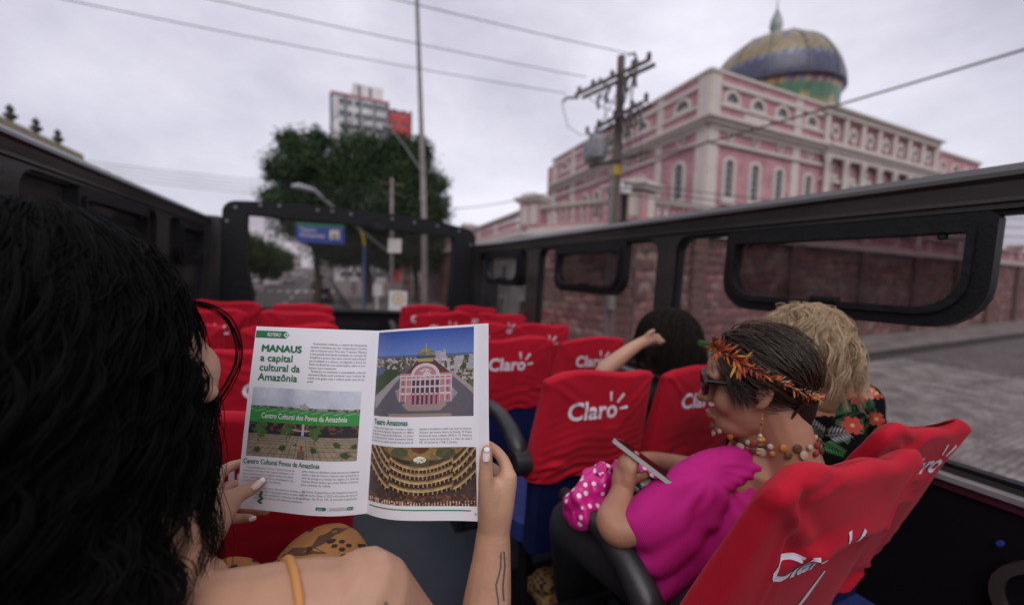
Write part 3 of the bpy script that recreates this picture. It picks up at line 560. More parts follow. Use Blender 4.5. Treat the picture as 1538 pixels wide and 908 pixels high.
# ---- other buildings
def house(name, label, x0, x1, y0, y1, h, mwall, nwx, nwz, front='-Y', roof=None, grp=None, parapet=.5):
    t_ = thing(name, label, 'building', Tr(x0, y0, 0), grp); W_, D_ = x1 - x0, y1 - y0
    b = MB(); b.box(0, W_, 0, D_, 0, h); b.build('wall', mwall, t_)
    b = MB(); b.box(-.2, W_ + .2, -.2, D_ + .2, h, h + parapet * .4); b.build('coping', roof or M_cream, t_)
    if roof:
        b = MB(); b.add([(-.5, -.5, h + .2), (W_ + .5, -.5, h + .2), (W_ + .5, D_ + .5, h + .2), (-.5, D_ + .5, h + .2), (W_ * .25, D_ / 2, h + 1.8), (W_ * .75, D_ / 2, h + 1.8)], [(0, 1, 5, 4), (1, 2, 5), (2, 3, 4, 5), (3, 0, 4)]); b.build('roof', roof, t_)
    fr, gl_ = MB(), MB(); gl_.box(-.5, .5, -.02, .05, 0, 1.5); fr.ringprism(rrect(-.62, .62, -.12, 1.62, .02, 1), rrect(-.5, .5, 0, 1.5, .02, 1), -.08, .02); gm, fm = gl_.mesh('window', M_darkglass), fr.mesh('window_frame', M_cream)
    for k in range(nwx):
        for q in range(nwz):
            z = 1.0 + q * (h - .4) / nwz
            if '-Y' in front: o = link('window', gm, t_, Tr(W_ * (k + .5) / nwx, -.03, z)); link('window_frame', fm, o)
            if '+X' in front: o = link('window', gm, t_, Tr(W_ + .03, D_ * (k + .5) / nwx, z) @ Rzm(90)); link('window_frame', fm, o)
    return t_
M_w1 = mat('wall_ochre', (0.42, 0.36, 0.24), .85, col2=(0.3, 0.25, 0.17), nscale=1); M_w2 = mat('wall_grey', (0.30, 0.31, 0.30), .85, col2=(0.22, 0.22, 0.21), nscale=.8); M_w3 = mat('wall_red', (0.34, 0.07, 0.06), .8, col2=(0.25, 0.06, 0.055), nscale=1)
M_tiles = mat('clay_tiles', (0.26, 0.10, 0.07), .9, col2=(0.17, 0.07, 0.05), nscale=4)
oc = house('corner_house', 'ochre house with stone finials along its parapet, far left above the bus rail', -20, -9, 4, 22, 7.2, M_w1, 5, 2, '+X')
b = MB(); b.box(-.1, 11.35, -.1, 18.1, 7.41, 7.65); link('cornice', b.mesh('cornice', M_w1), oc)
fb = MB(); fb.lathe([(.10, 0), (.10, .08), (.04, .12), (.15, .24), (.17, .30), (.05, .37), (.09, .43), (.10, .5), (.02, .62)], n=10); fbm = fb.mesh('finial', M_kerb, True)
for k in range(12): link('finial', fbm, oc, Tr(11.1, 17.0 - k * 1.25, 7.65))
house('shop_building', 'grey two storey shop with tiled roof on the left pavement', -22, -9.5, 27, 40, 5.6, M_w2, 5, 2, '+X-Y', M_tiles)
house('shop_building', 'low dark red house beyond the grey shop on the left pavement', -22, -10.5, 42, 55, 4.6, M_w3, 4, 1, '+X-Y', M_tiles)
for k, (x, y, wd, h, mm, lab) in enumerate(((-19, 210, 9, 9, M_tw, 'pale mid rise block at the far end of the street, left of the gap'), (-6, 260, 11, 10, M_w2, 'grey block closing the far end of the street'), (9, 190, 10, 9, M_w1, 'low ochre building far along the street behind the trees'), (-34, 170, 14, 7, M_tw, 'long pale building far to the left of the street'), (-6.5 + 16, 130, 6, 5, M_w3, 'small red kiosk building beyond the street trees'))):
    house('distant_building', lab, x, x + wd, y, y + 12, h, mm, 5, max(1, int(h / 3)), grp='distant buildings along the main street')
kq = thing('gate_pier', 'pink and cream striped gate pier beyond the trees, right of the blue sign', 'pier', Tr(9.1, 50, 0))
for k in range(8): b = MB(); b.box(-.55, .55, -.5, .5, k * .55, k * .55 + .53); b.build('block', M_bal if k % 2 else M_balw, kq)
b = MB(); b.box(-.7, .7, -.65, .65, 4.4, 4.6); b.build('pier_cap', M_cream, kq)
# ---- cars
def car(label, x, y, rz, col, L=4.2, H=1.45, Wd=1.72, van=False):
    t_ = thing('parked_car' if x < -5 else 'car', label, 'van' if van else 'car', Tr(x, y, .0) @ Rzm(rz), 'cars on the main street')
    m_ = mat('car_paint', col, .3, .1); h0 = .28
    side = [(-L / 2, .45), (-L / 2 + .05, .85), (-L / 2 + .25, .95), (L / 2 - 1.1, .98), (L / 2 - .1, .75), (L / 2, .45), (L / 2 - .05, h0), (-L / 2 + .05, h0)]
    b = MB(); n = len(side); k_ = []
    for xx, ins_ in ((-Wd / 2, .0), (Wd / 2, 0)): k_ += [(xx * (1 if z < .9 else .94), yy, z) for yy, z in side]
    b.add(k_, [tuple(range(n - 1, -1, -1)), tuple(range(n, 2 * n))] + [(i, (i + 1) % n, n + (i + 1) % n, n + i) for i in range(n)]); b.build('body', m_, t_)
    if van: cp = [(-L / 2 + .05, .95), (-L / 2 + .15, H), (L / 2 - 1.2, H), (L / 2 - .6, .95)]
    else: cp = [(-L / 2 + .35, .94), (-L / 2 + .8, H - .02), (L / 2 - 2.0, H), (L / 2 - 1.2, .96)]
    def cab(s_, g_): 
        b = MB(); a = [(-Wd / 2 * (.93 if z < 1 else .76) * s_, yy, z) for yy, z in cp] + [(Wd / 2 * (.93 if z < 1 else .76) * s_, yy, z) for yy, z in cp]
        return b.add(a, [(3, 2, 1, 0), (4, 5, 6, 7), (0, 1, 5, 4), (1, 2, 6, 5), (2, 3, 7, 6)])
    cab(1, 0).build('windows', M_darkglass, t_)
    b = MB(); hw = Wd / 2 * .78; b.box(-hw, hw, cp[1][0] - .05, cp[2][0] + .05, H - .04, H + .03); b.build('roof', m_, t_)
    wb = MB(); wb.tube([(-.1, 0, 0), (.1, 0, 0)], .31, 14); wm_ = wb.mesh('wheel', M_black); rb = MB(); rb.tube([(-.105, 0, 0), (.105, 0, 0)], .18, 10); rm = rb.mesh('rim', M_grey)
    for sx in (-1, 1):
        for yy in (-L / 2 + .8, L / 2 - .85): o = link('wheel', wm_, t_, Tr(sx * (Wd / 2 - .1), yy, .31)); link('rim', rm, o)
        b = MB(); b.box(*(sorted((sx * Wd * .28, sx * Wd * .47))), -L / 2 - .02, -L / 2 + .1, .62, .82); b.build('tail_light', MATS.get('tail_red') or mat('tail_red', (.3, .01, .01), .3), t_)
        b = MB(); b.box(*(sorted((sx * Wd * .28, sx * Wd * .47))), L / 2 - .1, L / 2 + .01, .58, .74); b.build('headlight', M_white, t_)
    b = MB(); b.box(-.22, .22, -L / 2 - .03, -L / 2 + .02, .6, .74); b.build('number_plate', M_white, t_)
car('dark grey hatchback driving ahead in the lane, nearest car in the windscreen', -.15, 44.5, 0, (0.03, 0.035, 0.045))
car('dark sedan farther ahead in the lane, just beyond the nearest car', -.9, 68, 0, (0.02, 0.02, 0.025), 4.5)
car('white delivery van standing above the dark sedan in the lane', 1.0 - 1.9, 92, 0, (0.6, 0.6, 0.62), 4.8, 2.1, 1.9, True)
car('white car parked at the left kerb, nearest of the row', -8.2, 80, 20, (0.6, 0.6, 0.62))
car('red car parked at the left kerb between white ones', -9.6, 87, 10, (0.42, 0.03, 0.04))
car('white car parked at the left kerb behind the red one', -12.2, 93, 80, (0.6, 0.6, 0.62))
car('silver car parked farther along the left kerb', -6.8, 98, 0, (0.4, 0.4, 0.42))
car('small pale car far off in the middle of the street', -5.2, 140, 0, (0.5, 0.5, 0.5))
# ================================================================ THE BUS
from mathutils.bvhtree import BVHTree
def mat_pane(name, tint, gl, dirt=.10):
    m = bpy.data.materials.new(name); m.use_nodes = True; t = m.node_tree; t.nodes.clear()
    o = t.nodes.new('ShaderNodeOutputMaterial'); a = t.nodes.new('ShaderNodeBsdfTransparent'); b = t.nodes.new('ShaderNodeBsdfGlossy'); x = t.nodes.new('ShaderNodeMixShader'); fz = t.nodes.new('ShaderNodeLayerWeight')
    a.inputs[0].default_value = (*tint, 1); b.inputs['Roughness'].default_value = .04; b.inputs[0].default_value = (.9, .9, .9, 1); fz.inputs[0].default_value = gl
    n = t.nodes.new('ShaderNodeTexNoise'); n.inputs['Scale'].default_value = 3; n.inputs['Detail'].default_value = 8; d = t.nodes.new('ShaderNodeBsdfDiffuse'); d.inputs[0].default_value = (.35, .32, .31, 1)
    r = t.nodes.new('ShaderNodeValToRGB'); r.color_ramp.elements[0].position = .4; r.color_ramp.elements[1].position = .8; r.color_ramp.elements[0].color = (.015, .015, .015, 1); r.color_ramp.elements[1].color = (dirt, dirt, dirt, 1)
    x2 = t.nodes.new('ShaderNodeMixShader'); t.links.new(n.outputs['Fac'], r.inputs[0]); t.links.new(r.outputs[0], x2.inputs[0]); t.links.new(x.outputs[0], x2.inputs[1]); t.links.new(d.outputs[0], x2.inputs[2])
    t.links.new(fz.outputs['Fresnel'], x.inputs[0]); t.links.new(a.outputs[0], x.inputs[1]); t.links.new(b.outputs[0], x.inputs[2]); t.links.new(x2.outputs[0], o.inputs[0]); return m
M_pane = mat_pane('window_pane_glass', (.86, .83, .84), .12); M_tint = mat_pane('tinted_pane_glass', (.55, .51, .53), .12); M_ws = mat_pane('windscreen_glass', (.80, .77, .77), .10, .04); M_tintL = mat_pane('dusky_pane_glass', (.62, .60, .60), .06, .05)
M_beam = mat('bus_grey_paint', (0.030, 0.027, 0.026), .34, .35, col2=(0.060, 0.053, 0.050), nscale=5, bump=.04, bscale=60, stretch=(1, .3, 1))
M_frame = mat('hopper_rubber', (0.005, 0.005, 0.006), .5, spec=.25, bump=.1, bscale=90); M_canvas = mat('black_vinyl', (0.006, 0.006, 0.008), .6, spec=.25, bump=.25, bscale=25)
M_panel = mat('dark_side_panel', (0.004, 0.003, 0.005), .6, spec=.2, col2=(0.007, 0.005, 0.008), nscale=3); M_alu = mat('worn_aluminium', (0.50, 0.48, 0.48), .4, .6, col2=(.32, .30, .30), nscale=9)
M_floor = mat('deck_vinyl', (0.020, 0.025, 0.036), .45, col2=(0.031, 0.038, 0.052), nscale=3, bump=.05, bscale=80)
M_snap = mat('snap_brass', (0.22, 0.21, 0.20), .35, .6)
bus = thing('open_top_bus', 'open top bus deck with black windscreen frame and grey side rails, carrying the passengers', 'bus', BUS)
SW = Matrix(((0, 1, 0, 0), (1, 0, 0, 0), (0, 0, 1, 0), (0, 0, 0, 1)))     # local x -> along the bus, y -> across
def extr(name, prof, y0, y1, m, smooth=30):   # cross-section (x,z) along the bus
    b = MB(); b.prism(prof, y0, y1); return b.build(name, m, bus, smooth)
# side walls
for side, X, ys, bays, hops in ((1, 1.55, (-1.3, 4.42), ((-1.15, .02), (.12, 1.445), (1.56, 2.83), (3.02, 4.19)), {1: (.405, 1.16), 2: (1.79, 2.55), 3: (3.14, 3.95)}),
                                (-1, -.93, (-1.3, 4.42), ((-1.15, .02), (.45, 1.78), (1.93, 3.15), (3.36, 4.22)), {1: (.6, 1.4), 2: (2.25, 2.98), 3: (3.52, 4.1)})):
    def sx(x): return X + side * x
    extr('top_rail', [(sx(0), .282), (sx(-.006), .335), (sx(-.017), .347), (sx(-.012), .36), (sx(.004), .372), (sx(.02), .384), (sx(.09), .388), (sx(.11), .37), (sx(.11), .282)], *ys, M_beam)
    extr('rail_seam', [(sx(-.012), .284), (sx(-.012), .294), (sx(.0), .297), (sx(.0), .281)], *ys, M_beam)
    mids = [ys[0]] + [(bays[k][1] + bays[k + 1][0]) / 2 for k in range(3)] + [ys[1]]
    for k, (a, c) in enumerate(bays):
        A = rrect(mids[k] + .001, mids[k + 1], -.44, .282, .0005, 6); B_ = rrect(a, c, -.425, .268, .075, 6)
        b = MB(BUS and None); b.T = SW; b.ringprism(A, B_, sx(.0), sx(.07)); b.build('window_surround', M_beam, bus, 30)
        b = MB(); b.T = SW; b.ringprism(B_, rrect(a + .012, c - .012, -.413, .256, .066, 6), sx(.012), sx(.05)); b.build('window_gasket', M_frame, bus, 30)
        b = MB(); b.T = SW; b.prism(rrect(a + .01, c - .01, -.415, .258, .066, 6), sx(.036), sx(.040)); b.build('window_pane', M_pane, bus)
        if k in hops:
            h0, h1 = hops[k]; O1 = rrect(h0, h1, -.05, .262, .02, 6, .12); O2 = rrect(h0 + .052, h1 - .045, .005, .212, .012, 6, .09)
            b = MB(); b.T = SW; b.ringprism(O1, O2, sx(-.016), sx(.03)); hp = b.build('hopper_window', M_frame, bus, 30)
            O3 = rrect(h0 + .036, h1 - .03, -.015, .23, .014, 6, .1); b = MB(); b.T = SW; b.ringprism(O3, O2, sx(-.026), sx(-.0165)); b.build('inner_trim', M_canvas, hp, 30)
            b = MB(); b.T = SW; b.prism(O2, sx(.004), sx(.009)); b.build('tinted_pane', M_tint if side > 0 else M_tintL, hp)
            mid = (h0 + h1) / 2; b = MB(); b.T = SW; b.rbox(mid - .05, mid + .03, sx(-.034) if side > 0 else sx(.0), sx(.0) if side > 0 else sx(-.034), .0, .022, .004); b.build('catch', M_canvas, hp)
            for yy in (h0 + .1, h1 - .1): b = MB(); b.T = SW; b.lathe([(.004, .0), (.011, .003), (.011, .015), (.004, .02)], (yy, sx(-.012), .193), 8); b.build('hinge_knob', M_canvas, hp)
    extr('window_sill', [(sx(-.03), -.452), (sx(-.03), -.438), (sx(.03), -.4352), (sx(.03), -.452)], *ys, M_alu)
    extr('side_panel', [(sx(-.012), -1.2), (sx(-.012), -.4525), (sx(.10), -.4525), (sx(.10), -1.2)], *ys, M_panel)
    if side < 0: b = MB(); b.rbox(-1.04, -.842, 4.34, 4.425, -1.2, .386, .012); b.build('corner_post', M_beam, bus)
    extr('side_trim', [(sx(-.022), -.475), (sx(-.022), -.4535), (sx(-.0125), -.4535), (sx(-.0125), -.475)], *ys, mat('trim_maroon', (0.06, 0.012, 0.02), .4))
    extr('lower_body', [(sx(.02), -3.0), (sx(.02), -1.205), (sx(.12), -1.205), (sx(.12), -3.0)], *ys, mat('body_grey', (0.16, 0.15, 0.15), .4, .2))
b = MB(); b.T = SW; ringo = [(.235 + .10 * math.cos(a), -.66 + .10 * math.sin(a)) for a in [2 * math.pi * k / 24 for k in range(24)]]; ringi = [(.235 + .078 * math.cos(a), -.66 + .078 * math.sin(a)) for a in [2 * math.pi * k / 24 for k in range(24)]]
b.ringprism(ringo, ringi, 1.505, 1.537); b.build('speaker_ring', mat('dull_brown_plastic', (0.045, 0.032, 0.028), .45), bus, 30)
b = MB(); b.T = SW; b.prism(ringi, 1.528, 1.537); b.build('speaker_cloth', M_panel, bus)
b = MB(); b.tube([(1.52, .33, -.56), (1.536, .33, -.56)], .006, 10); b.build('screw_cap', mat('blue_plastic', (0.02, 0.04, 0.25), .4), bus)
b = MB(); b.box(-.94, 1.56, -1.3, 4.6, -1.26, -1.2); b.build('deck_floor', M_floor, bus)
b = MB(); b.box(-.94, 1.56, -1.3, -1.24, -1.199, -.2); b.build('rear_panel', M_panel, bus)
sp = MB(); 
for _ in range(260):
    x, y = random.uniform(-.2, 1.3), random.uniform(.3, 3.4); r = random.uniform(.0015, .004); sp.add([(x - r, y, -1.1985), (x, y - r, -1.1985), (x + r, y, -1.1985), (x, y + r, -1.1985)], [(0, 1, 2, 3)])
struct(sp.build('floor_litter', mat('dust_white', (0.22, 0.23, 0.26), .9), bus), 'stuff')
# windscreen frame
Ao = [(-.845, -1.2), (1.565, -1.2), (1.565, -.3), (1.56, .0)] + [(1.43 + .125 * math.cos(a), .42 + .125 * math.sin(a)) for a in [math.radians(10 + 80 * k / 5) for k in range(6)]] + [(1.1, .59), (.7, .603), (.3, .603), (-.1, .59), (-.5, .565)] + [(-.73 + .11 * math.cos(a), .43 + .11 * math.sin(a)) for a in [math.radians(95 + 80 * k / 5) for k in range(6)]] + [(-.845, .0), (-.845, -.3)]
nA = len(Ao); Bi = []
for x, z in Ao:
    Bi.append((min(max(x, -.655 + (z < 0) * .07), 1.305 - (z < 0) * .02), min(max(z, -.415), .425 + .02 * (1 - ((x - .35) / 1.2) ** 2))))
b = MB(); b.ringprism(Ao, Bi, 4.36, 4.50); b.build('windscreen_frame', M_canvas, bus, 40)
b = MB(); b.prism([(-.7, -.5), (1.34, -.5), (1.34, .48), (-.7, .48)], 4.43, 4.436); b.build('windscreen_pane', M_ws, bus)
for x, z in ((-.80, .36), (-.74, .49), (-.55, .535), (-.40, .55), (-.08, .555), (.05, .56), (.22, .555), (.62, .56), (.85, .55), (1.1, .545), (1.35, .52), (1.50, .38)):
    b = MB(); b.tube([(x, 4.352, z - .01), (x, 4.36, z - .01)], .014, 10); b.tube([(x, 4.346, z - .01), (x, 4.352, z - .01)], .008, 8); b.build('snap_fastener', M_snap, bus)
b = MB(); b.rbox(.42, .56, 4.30, 4.36, .40, .46, .01); b.build('mirror_clip', M_frame, bus)
b = MB(); b.prism([(-.82, -1.19), (1.54, -1.19), (1.54, -.43), (-.82, -.43)], 4.2, 4.355); b.build('front_panel', M_panel, bus)
b = MB(); b.rbox(-.82, 1.54, 4.17, 4.36, -.43, -.405, .01); b.build('dash_ledge', M_canvas, bus)
b = MB(); b.rbox(.10, .52, 4.185, 4.2, -.72, -.52, .005); b.build('locker_door', M_canvas, bus)
b = MB(); b.add([(.60, 4.425, .20), (.74, 4.425, .21), (.74, 4.425, .36), (.60, 4.425, .35)], [(0, 1, 2, 3)]); b.build('paper_notice', mat('notice_paper', (.55, .52, .48), .8), bus)
b = MB(); b.add([(.64, 4.425, -.41), (.83, 4.425, -.41), (.83, 4.425, -.20), (.64, 4.425, -.20)], [(0, 1, 2, 3)]); st = b.build('windscreen_sticker', mat('sticker_white', (.6, .6, .6), .6), bus)
b = MB(); b.ringprism(circ(.062, 20), circ(.046, 20), 4.4235, 4.4245); b.prism([(-.02, -.022), (.02, -.022), (.024, .005), (0, .03), (-.024, .005)], 4.4235, 4.4245)
for k in range(12): a = 2 * math.pi * k / 12; b.add([(.06 * math.cos(a - .12), 4.424, .06 * math.sin(a - .12)), (.06 * math.cos(a + .12), 4.424, .06 * math.sin(a + .12)), (.076 * math.cos(a), 4.424, .076 * math.sin(a))], [(0, 1, 2)])
e_ = b.build('yellow_emblem', mat('emblem_gold', (.50, .34, .08), .6), st); e_.location = (.735, 0, -.285)

# ---------------------------------------------------------------- seats
M_red = mat('red_cover_cloth', (0.47, 0.006, 0.024), .8, col2=(0.37, 0.004, 0.018), nscale=7, lo=.35, hi=.7, bump=.12, bscale=450, sheen=.05, spec=.18)
M_logo = mat('white_print', (0.72, 0.66, 0.74), .6); M_blue = mat('blue_seat_fabric', (0.018, 0.035, 0.20), .75, col2=(0.012, 0.022, 0.12), nscale=30)
M_arm = mat('armrest_plastic', (0.020, 0.020, 0.022), .38, bump=.05, bscale=200); M_shell = mat('seat_shell_blue', (0.006, 0.010, 0.055), .4)
def seat_cover(seed, z0, z1, amp, drape=0.0, wt=.405, wb=.44, gather=1.0, fine=False, rake=.17, cowl=0.0):
    r = random.Random(seed); ph = [r.uniform(0, 6.28) for _ in range(12)]; cs = [r.uniform(.5, 1.3) for _ in range(12)]
    H_ = z1 - z0; tilt = r.uniform(-.012, .012)
    cr_ = []
    for k in range(5 + int(amp * 900)):
        q = r.random()
        if q < .45: a0, xx, zz = r.uniform(-.35, .35) + (math.pi if r.random() < .5 else 0), r.choice((-1, 1)) * wb * .5, z0 + r.uniform(.0, .10)
        elif q < .75: a0, xx, zz = r.uniform(-1.2, -.4), -wt * .48, z1 - r.uniform(0, .06)
        else: a0, xx, zz = r.uniform(-2.7, -1.9), wt * .48, z1 - r.uniform(0, .06)
        if drape and k % 3 == 0: a0, xx, zz = r.uniform(-.5, .5), r.uniform(-.2, .0), z1 - r.uniform(.04, .2)
        cr_.append((xx, zz, math.cos(a0), math.sin(a0), r.uniform(.10, .30), r.uniform(.006, .014), r.uniform(.35, 1.1), r.uniform(-1.5, 1.5)))
    def hw(z): t = min(max((z - z0) / H_, 0), 1); return (wb + (wt - wb) * t ** .8) / 2
    def fold(x, z):
        d_ = 0.0
        for k, (cx, cz, q, am) in enumerate(((-wb / 2, z0 - .01, 8, .8), (wb / 2, z0 - .01, 9, .9), (-wt / 2, z1, 7, .55), (wt / 2, z1, 7, .6))):
            dx, dz = x - cx, z - cz; rr_ = math.hypot(dx, dz) + 1e-4; th = math.atan2(dz, dx)
            g_ = math.cos(q * th * cs[k] + ph[k] + 1.5 * math.sin(rr_ * 14 + ph[k + 4])); g_ = (abs(g_) ** .7) * (1 if g_ > 0 else -1)
            d_ += am * g_ * min(1, rr_ / .05) * math.exp(-rr_ / (.13 * cs[k + 6]))
        b_ = math.exp(-(z - z0) / .07); d_ += gather * .9 * b_ * math.sin(z * 190 * cs[8] + 9 * math.sin(x * 6 + ph[8]) + ph[9])
        d_ += .5 * mnoise.noise(Vector((x * 5 + seed, z * 9, seed * .7))) * 1.6
        if drape:
            d_ += drape * 2.2 * math.sin((x * .55 + z) * 30 + ph[10] + 2.2 * mnoise.noise(Vector((x * 4, z * 4, seed)))) * min(1, max(0, (z - z0) / .1)) * (.5 + .5 * math.cos((x - .1) * 9 + ph[11]))
        for (xx, zz, ca_, sa_, ln_, w_, am_, cv_) in cr_:
            al = (x - xx) * ca_ + (z - zz) * sa_
            if al < -.01 or al > ln_: continue
            pd = -(x - xx) * sa_ + (z - zz) * ca_ + cv_ * al * al
            if abs(pd) > w_ * 4: continue
            env = min(1, (al + .01) / .03) * (1 - al / ln_) ** .6; d_ += am_ * env * (math.exp(-(pd / w_) ** 2) - .6 * math.exp(-((pd - 1.7 * w_) / w_) ** 2))
        if cowl:
            zf = z1 - .150 + .13 * min(1, max(0, (-x / wt - .18) / .3)) ** 1.5 + .018 * math.sin(x * 12 + 1); t_ = z - zf
            d_ += cowl / amp * (min(1, max(0, (t_ + .004) / .010)) * math.exp(-max(0, t_) / .055)) * (.35 + .65 * min(1, max(0, (x / wt + .5) / .4)))
        return d_ * amp
    def TH(z): return .044 - .025 * min(max((z - z0) / H_, 0), 1) ** 2
    def yback(x, z):   # y of the rear face of the cover
        t = (z - z0) / H_; sq = min(1, abs(x) / hw(z)); bul = TH(z) * (1 - sq ** 7) ** .45
        return -rake * (z - z0) - bul - fold(x, z) * (1 - sq ** 4)
    NU_, NVv = (150, 74) if fine else (76, 44)
    def fn(u, v):
        a = 2 * math.pi * u; ca, sa = math.cos(a), math.sin(a)
        x = (abs(ca) ** .42) * (1 if ca > 0 else -1); yv = (abs(sa) ** .42) * (1 if sa > 0 else -1)
        if v < .84: t = v / .84; k = 1.0; z = z0 + H_ * .955 * t
        else: q = (v - .84) / .16; k = math.cos(q * math.pi / 2) if q < .999 else 0.0; z = z0 + H_ * (.955 + .045 * math.sin(q * math.pi / 2))
        X_ = x * hw(z) * (1 - .05 * (1 - k)); Yb = TH(z) * yv * k
        ff = fold(X_, z) * (.25 + .75 * k)
        Yv = -rake * (z - z0) + Yb - (ff * abs(yv) * (1 if yv < 0 else -.4) * (1 - abs(x) ** 4 * .7))
        z += tilt * x + .006 * math.sin(x * 4 + ph[3]) + (drape * .9 * math.sin(x * 7 + ph[5]) if drape else 0) * max(0, (z - z0) / H_) ** 2
        if v < .03: z += .008 * math.sin(x * 9 + ph[2])
        # pinched ears at the top corners
        q1 = min(1, max(0, (abs(X_) / hw(z) - .72) / .28)); q2 = min(1, max(0, (z - z1 + .06) / .05)); q = q1 * q1 * (3 - 2 * q1) * q2 * q2 * (3 - 2 * q2); X_ *= 1 + .025 * q; z -= .012 * q
        return (X_, Yv, z)
    t_ear = True
    b = MB(); b.grid(fn, NU_, NVv, wrap_u=True); n = NU_; b.f.append(tuple(range((NVv - 1) * n, NVv * n))); b.mi.append(0)
    return b, yback, lambda x, z: z + tilt * x / hw(z) * .9
def logo_parts():
    v, f = text_mesh('Claro', .070, 0, .0019, space=1.03); v, f = refine(v, f, .007); w_ = max(p[0] for p in v)
    return v, f, w_
LOGO = logo_parts()
def seat(label, X, Yt, seed, side, z1=.94, z0=.60, amp=.004, drape=0.0, arm=False, logo=True, lz=.13, ls=1.0, lx=0.0, wt=.40, wb=.43, rot=0, gather=1.0, adz=0.0, adx=0.0, rake=.17, cowl=0.0):
    s_ = thing('bus_seat', label, 'bus seat', BUS @ Tr(X, Yt + .35 * rake, -1.2) @ Rzm(rot), 'seats in red advertising covers')
    b, yb, zf = seat_cover(seed, z0, z1, amp, drape, wt, wb, gather, Yt < 1.8, rake, cowl); cv = b.build('seat_cover', M_red, s_, 'full')
    if logo:
        v, f, w_ = LOGO; P = []
        for x, y, z in v: P.append((x * ls, y * ls))
        m_ = MB(); zc = z1 - lz - .015
        cvb = BVHTree.FromPolygons([tuple(v_.co) for v_ in cv.data.vertices], [tuple(p_.vertices) for p_ in cv.data.polygons])
        def put(pts, faces):
            o2 = []
            for px_, pz_ in pts:
                h_ = cvb.ray_cast(Vector((lx + px_, -.6, zc + pz_)), Vector((0, 1, 0)), 1.2)
                o2.append((lx + px_, (h_[0].y if h_[0] is not None else yb(lx + px_, zc + pz_)) - .0016, zc + pz_))
            m_.add(o2, faces)
        put([(x - w_ * ls * .55, z) for x, z in P], f)
        ox, oz = w_ * ls * .33, .019 * ls
        for a0, r0, r1, wd in ((100, .028, .056, .0045), (52, .028, .060, .0055), (8, .028, .054, .0045)):
            a = math.radians(a0); dx, dz = math.cos(a), math.sin(a); q = []
            for t in (0, .25, .5, .75, 1):
                rr_ = (r0 + (r1 - r0) * t) * ls; w2 = wd * ls * (.6 + .4 * t); q += [(ox + dx * rr_ - dz * w2, oz + dz * rr_ + dx * w2), (ox + dx * rr_ + dz * w2, oz + dz * rr_ - dx * w2)]
            put(q, [(2 * i, 2 * i + 1, 2 * i + 3, 2 * i + 2) for i in range(4)])
        m_.build('printed_logo', M_logo, cv)
    cw = min(wb, .41); cy = -.28 * (rake > .2)
    b = MB(); b.rbox(-wb / 2 + .02, wb / 2 - .02, -.035, .03, .36, z0 + .05, .015); b.build('back_shell', M_shell, s_)
    b = MB(); b.grid(lambda u, v: (((abs(math.cos(2 * math.pi * u)) ** .4) * math.copysign(1, math.cos(2 * math.pi * u))) * (cw / 2) * (1 if 0 < v < 1 else .88), .24 + cy + ((abs(math.sin(2 * math.pi * u)) ** .4) * math.copysign(1, math.sin(2 * math.pi * u))) * .22 * (1 if 0 < v < 1 else .9), .34 + .1 * v), 32, 6, True); b.f.append(tuple(range(5 * 32, 6 * 32))); b.mi.append(0); b.build('seat_cushion', M_blue, s_, 50)
    b = MB(); b.tube([(-wb / 2 + .06, .05, .0), (-wb / 2 + .06, .08, .34)], .018, 8); b.tube([(wb / 2 - .06, .05, .0), (wb / 2 - .06, .08, .34)], .018, 8); b.tube([(-wb / 2 + .02, .36, .33), (wb / 2 - .02, .36, .33)], .016, 8); b.tube([(0, .36, .33), (0, .30, 0)], .02, 8); b.box(-wb / 2 + .03, wb / 2 - .03, .04, .36, 0, .015); b.build('seat_frame', M_canvas, s_)
    if arm:
        ax = -side * (wb / 2 + .018 - adx)
        P = [(ax, .0, .66 + adz), (ax, .03, .695 + adz), (ax, .08, .725 + adz), (ax, .15, .745 + adz), (ax, .24, .748 + adz), (ax, .31, .742 + adz)]
        b = MB(); b.tube(P, [.030, .030, .027, .025, .023, .016], 12); a_ = b.build('armrest', M_arm, s_, 'full')
        b = MB(); b.tube([(ax - .026, .0, .655 + adz), (ax + .026, .0, .655 + adz)], .038, 18); b.build('pivot_disc', M_arm, a_, 30)
        b = MB(); b.tube([(ax - .030, .0, .655 + adz), (ax - .026, .0, .655 + adz)], .012, 12); b.build('pivot_cap', M_frame, a_)
    return s_
rn = ['row directly ahead of the woman reading', 'second row ahead of the reading woman', 'third row ahead of the reading woman', 'fourth row ahead of the reading woman', 'front row on the left behind the windscreen']
for k, Y in enumerate((.93, 1.39, 1.95, 2.52, 3.07)):
    seat('red covered aisle seat on the left side, ' + rn[k], -.115, Y, 11 + k, -1, arm=k < 2, wt=.36 if k > 1 else .40, wb=.40, amp=.006, logo=True, z0=.50 if k == 0 else .60, z1=.90 if k == 0 else .94)
    seat('red covered window seat on the left side, ' + rn[k], -.545, Y, 31 + k, -1, wt=.36 if k > 1 else .40, wb=.40, amp=.006, z0=.50 if k == 0 else .60, z1=.90 if k == 0 else .94)
seat('red covered seat the reading woman sits on, mostly below the picture', -.12, .03, 77, -1, logo=False, z1=.80)
rr = [('red covered seat carrying the woman in the pink blouse', 'red covered window seat behind the blonde woman, leaning to the right'), ('red covered aisle seat directly in front of the woman in pink, whole logo showing', 'red covered window seat behind the dark haired girl with her raised arm'),
      ('red covered aisle seat beside the magazine edge, two rows ahead of the pink bloused woman', 'red covered window seat left of the dark haired girl, its logo beside her elbow'), ('red covered aisle seat just above the right magazine corner', 'red covered window seat on the right, under the middle hopper window'),
      ('crumpled red covered aisle seat in the second row from the windscreen on the right', 'red covered window seat in the second row from the windscreen on the right'), ('red covered aisle seat in the front row on the right beside the windscreen sticker', 'red covered window seat in the front row on the right by the windscreen column')]
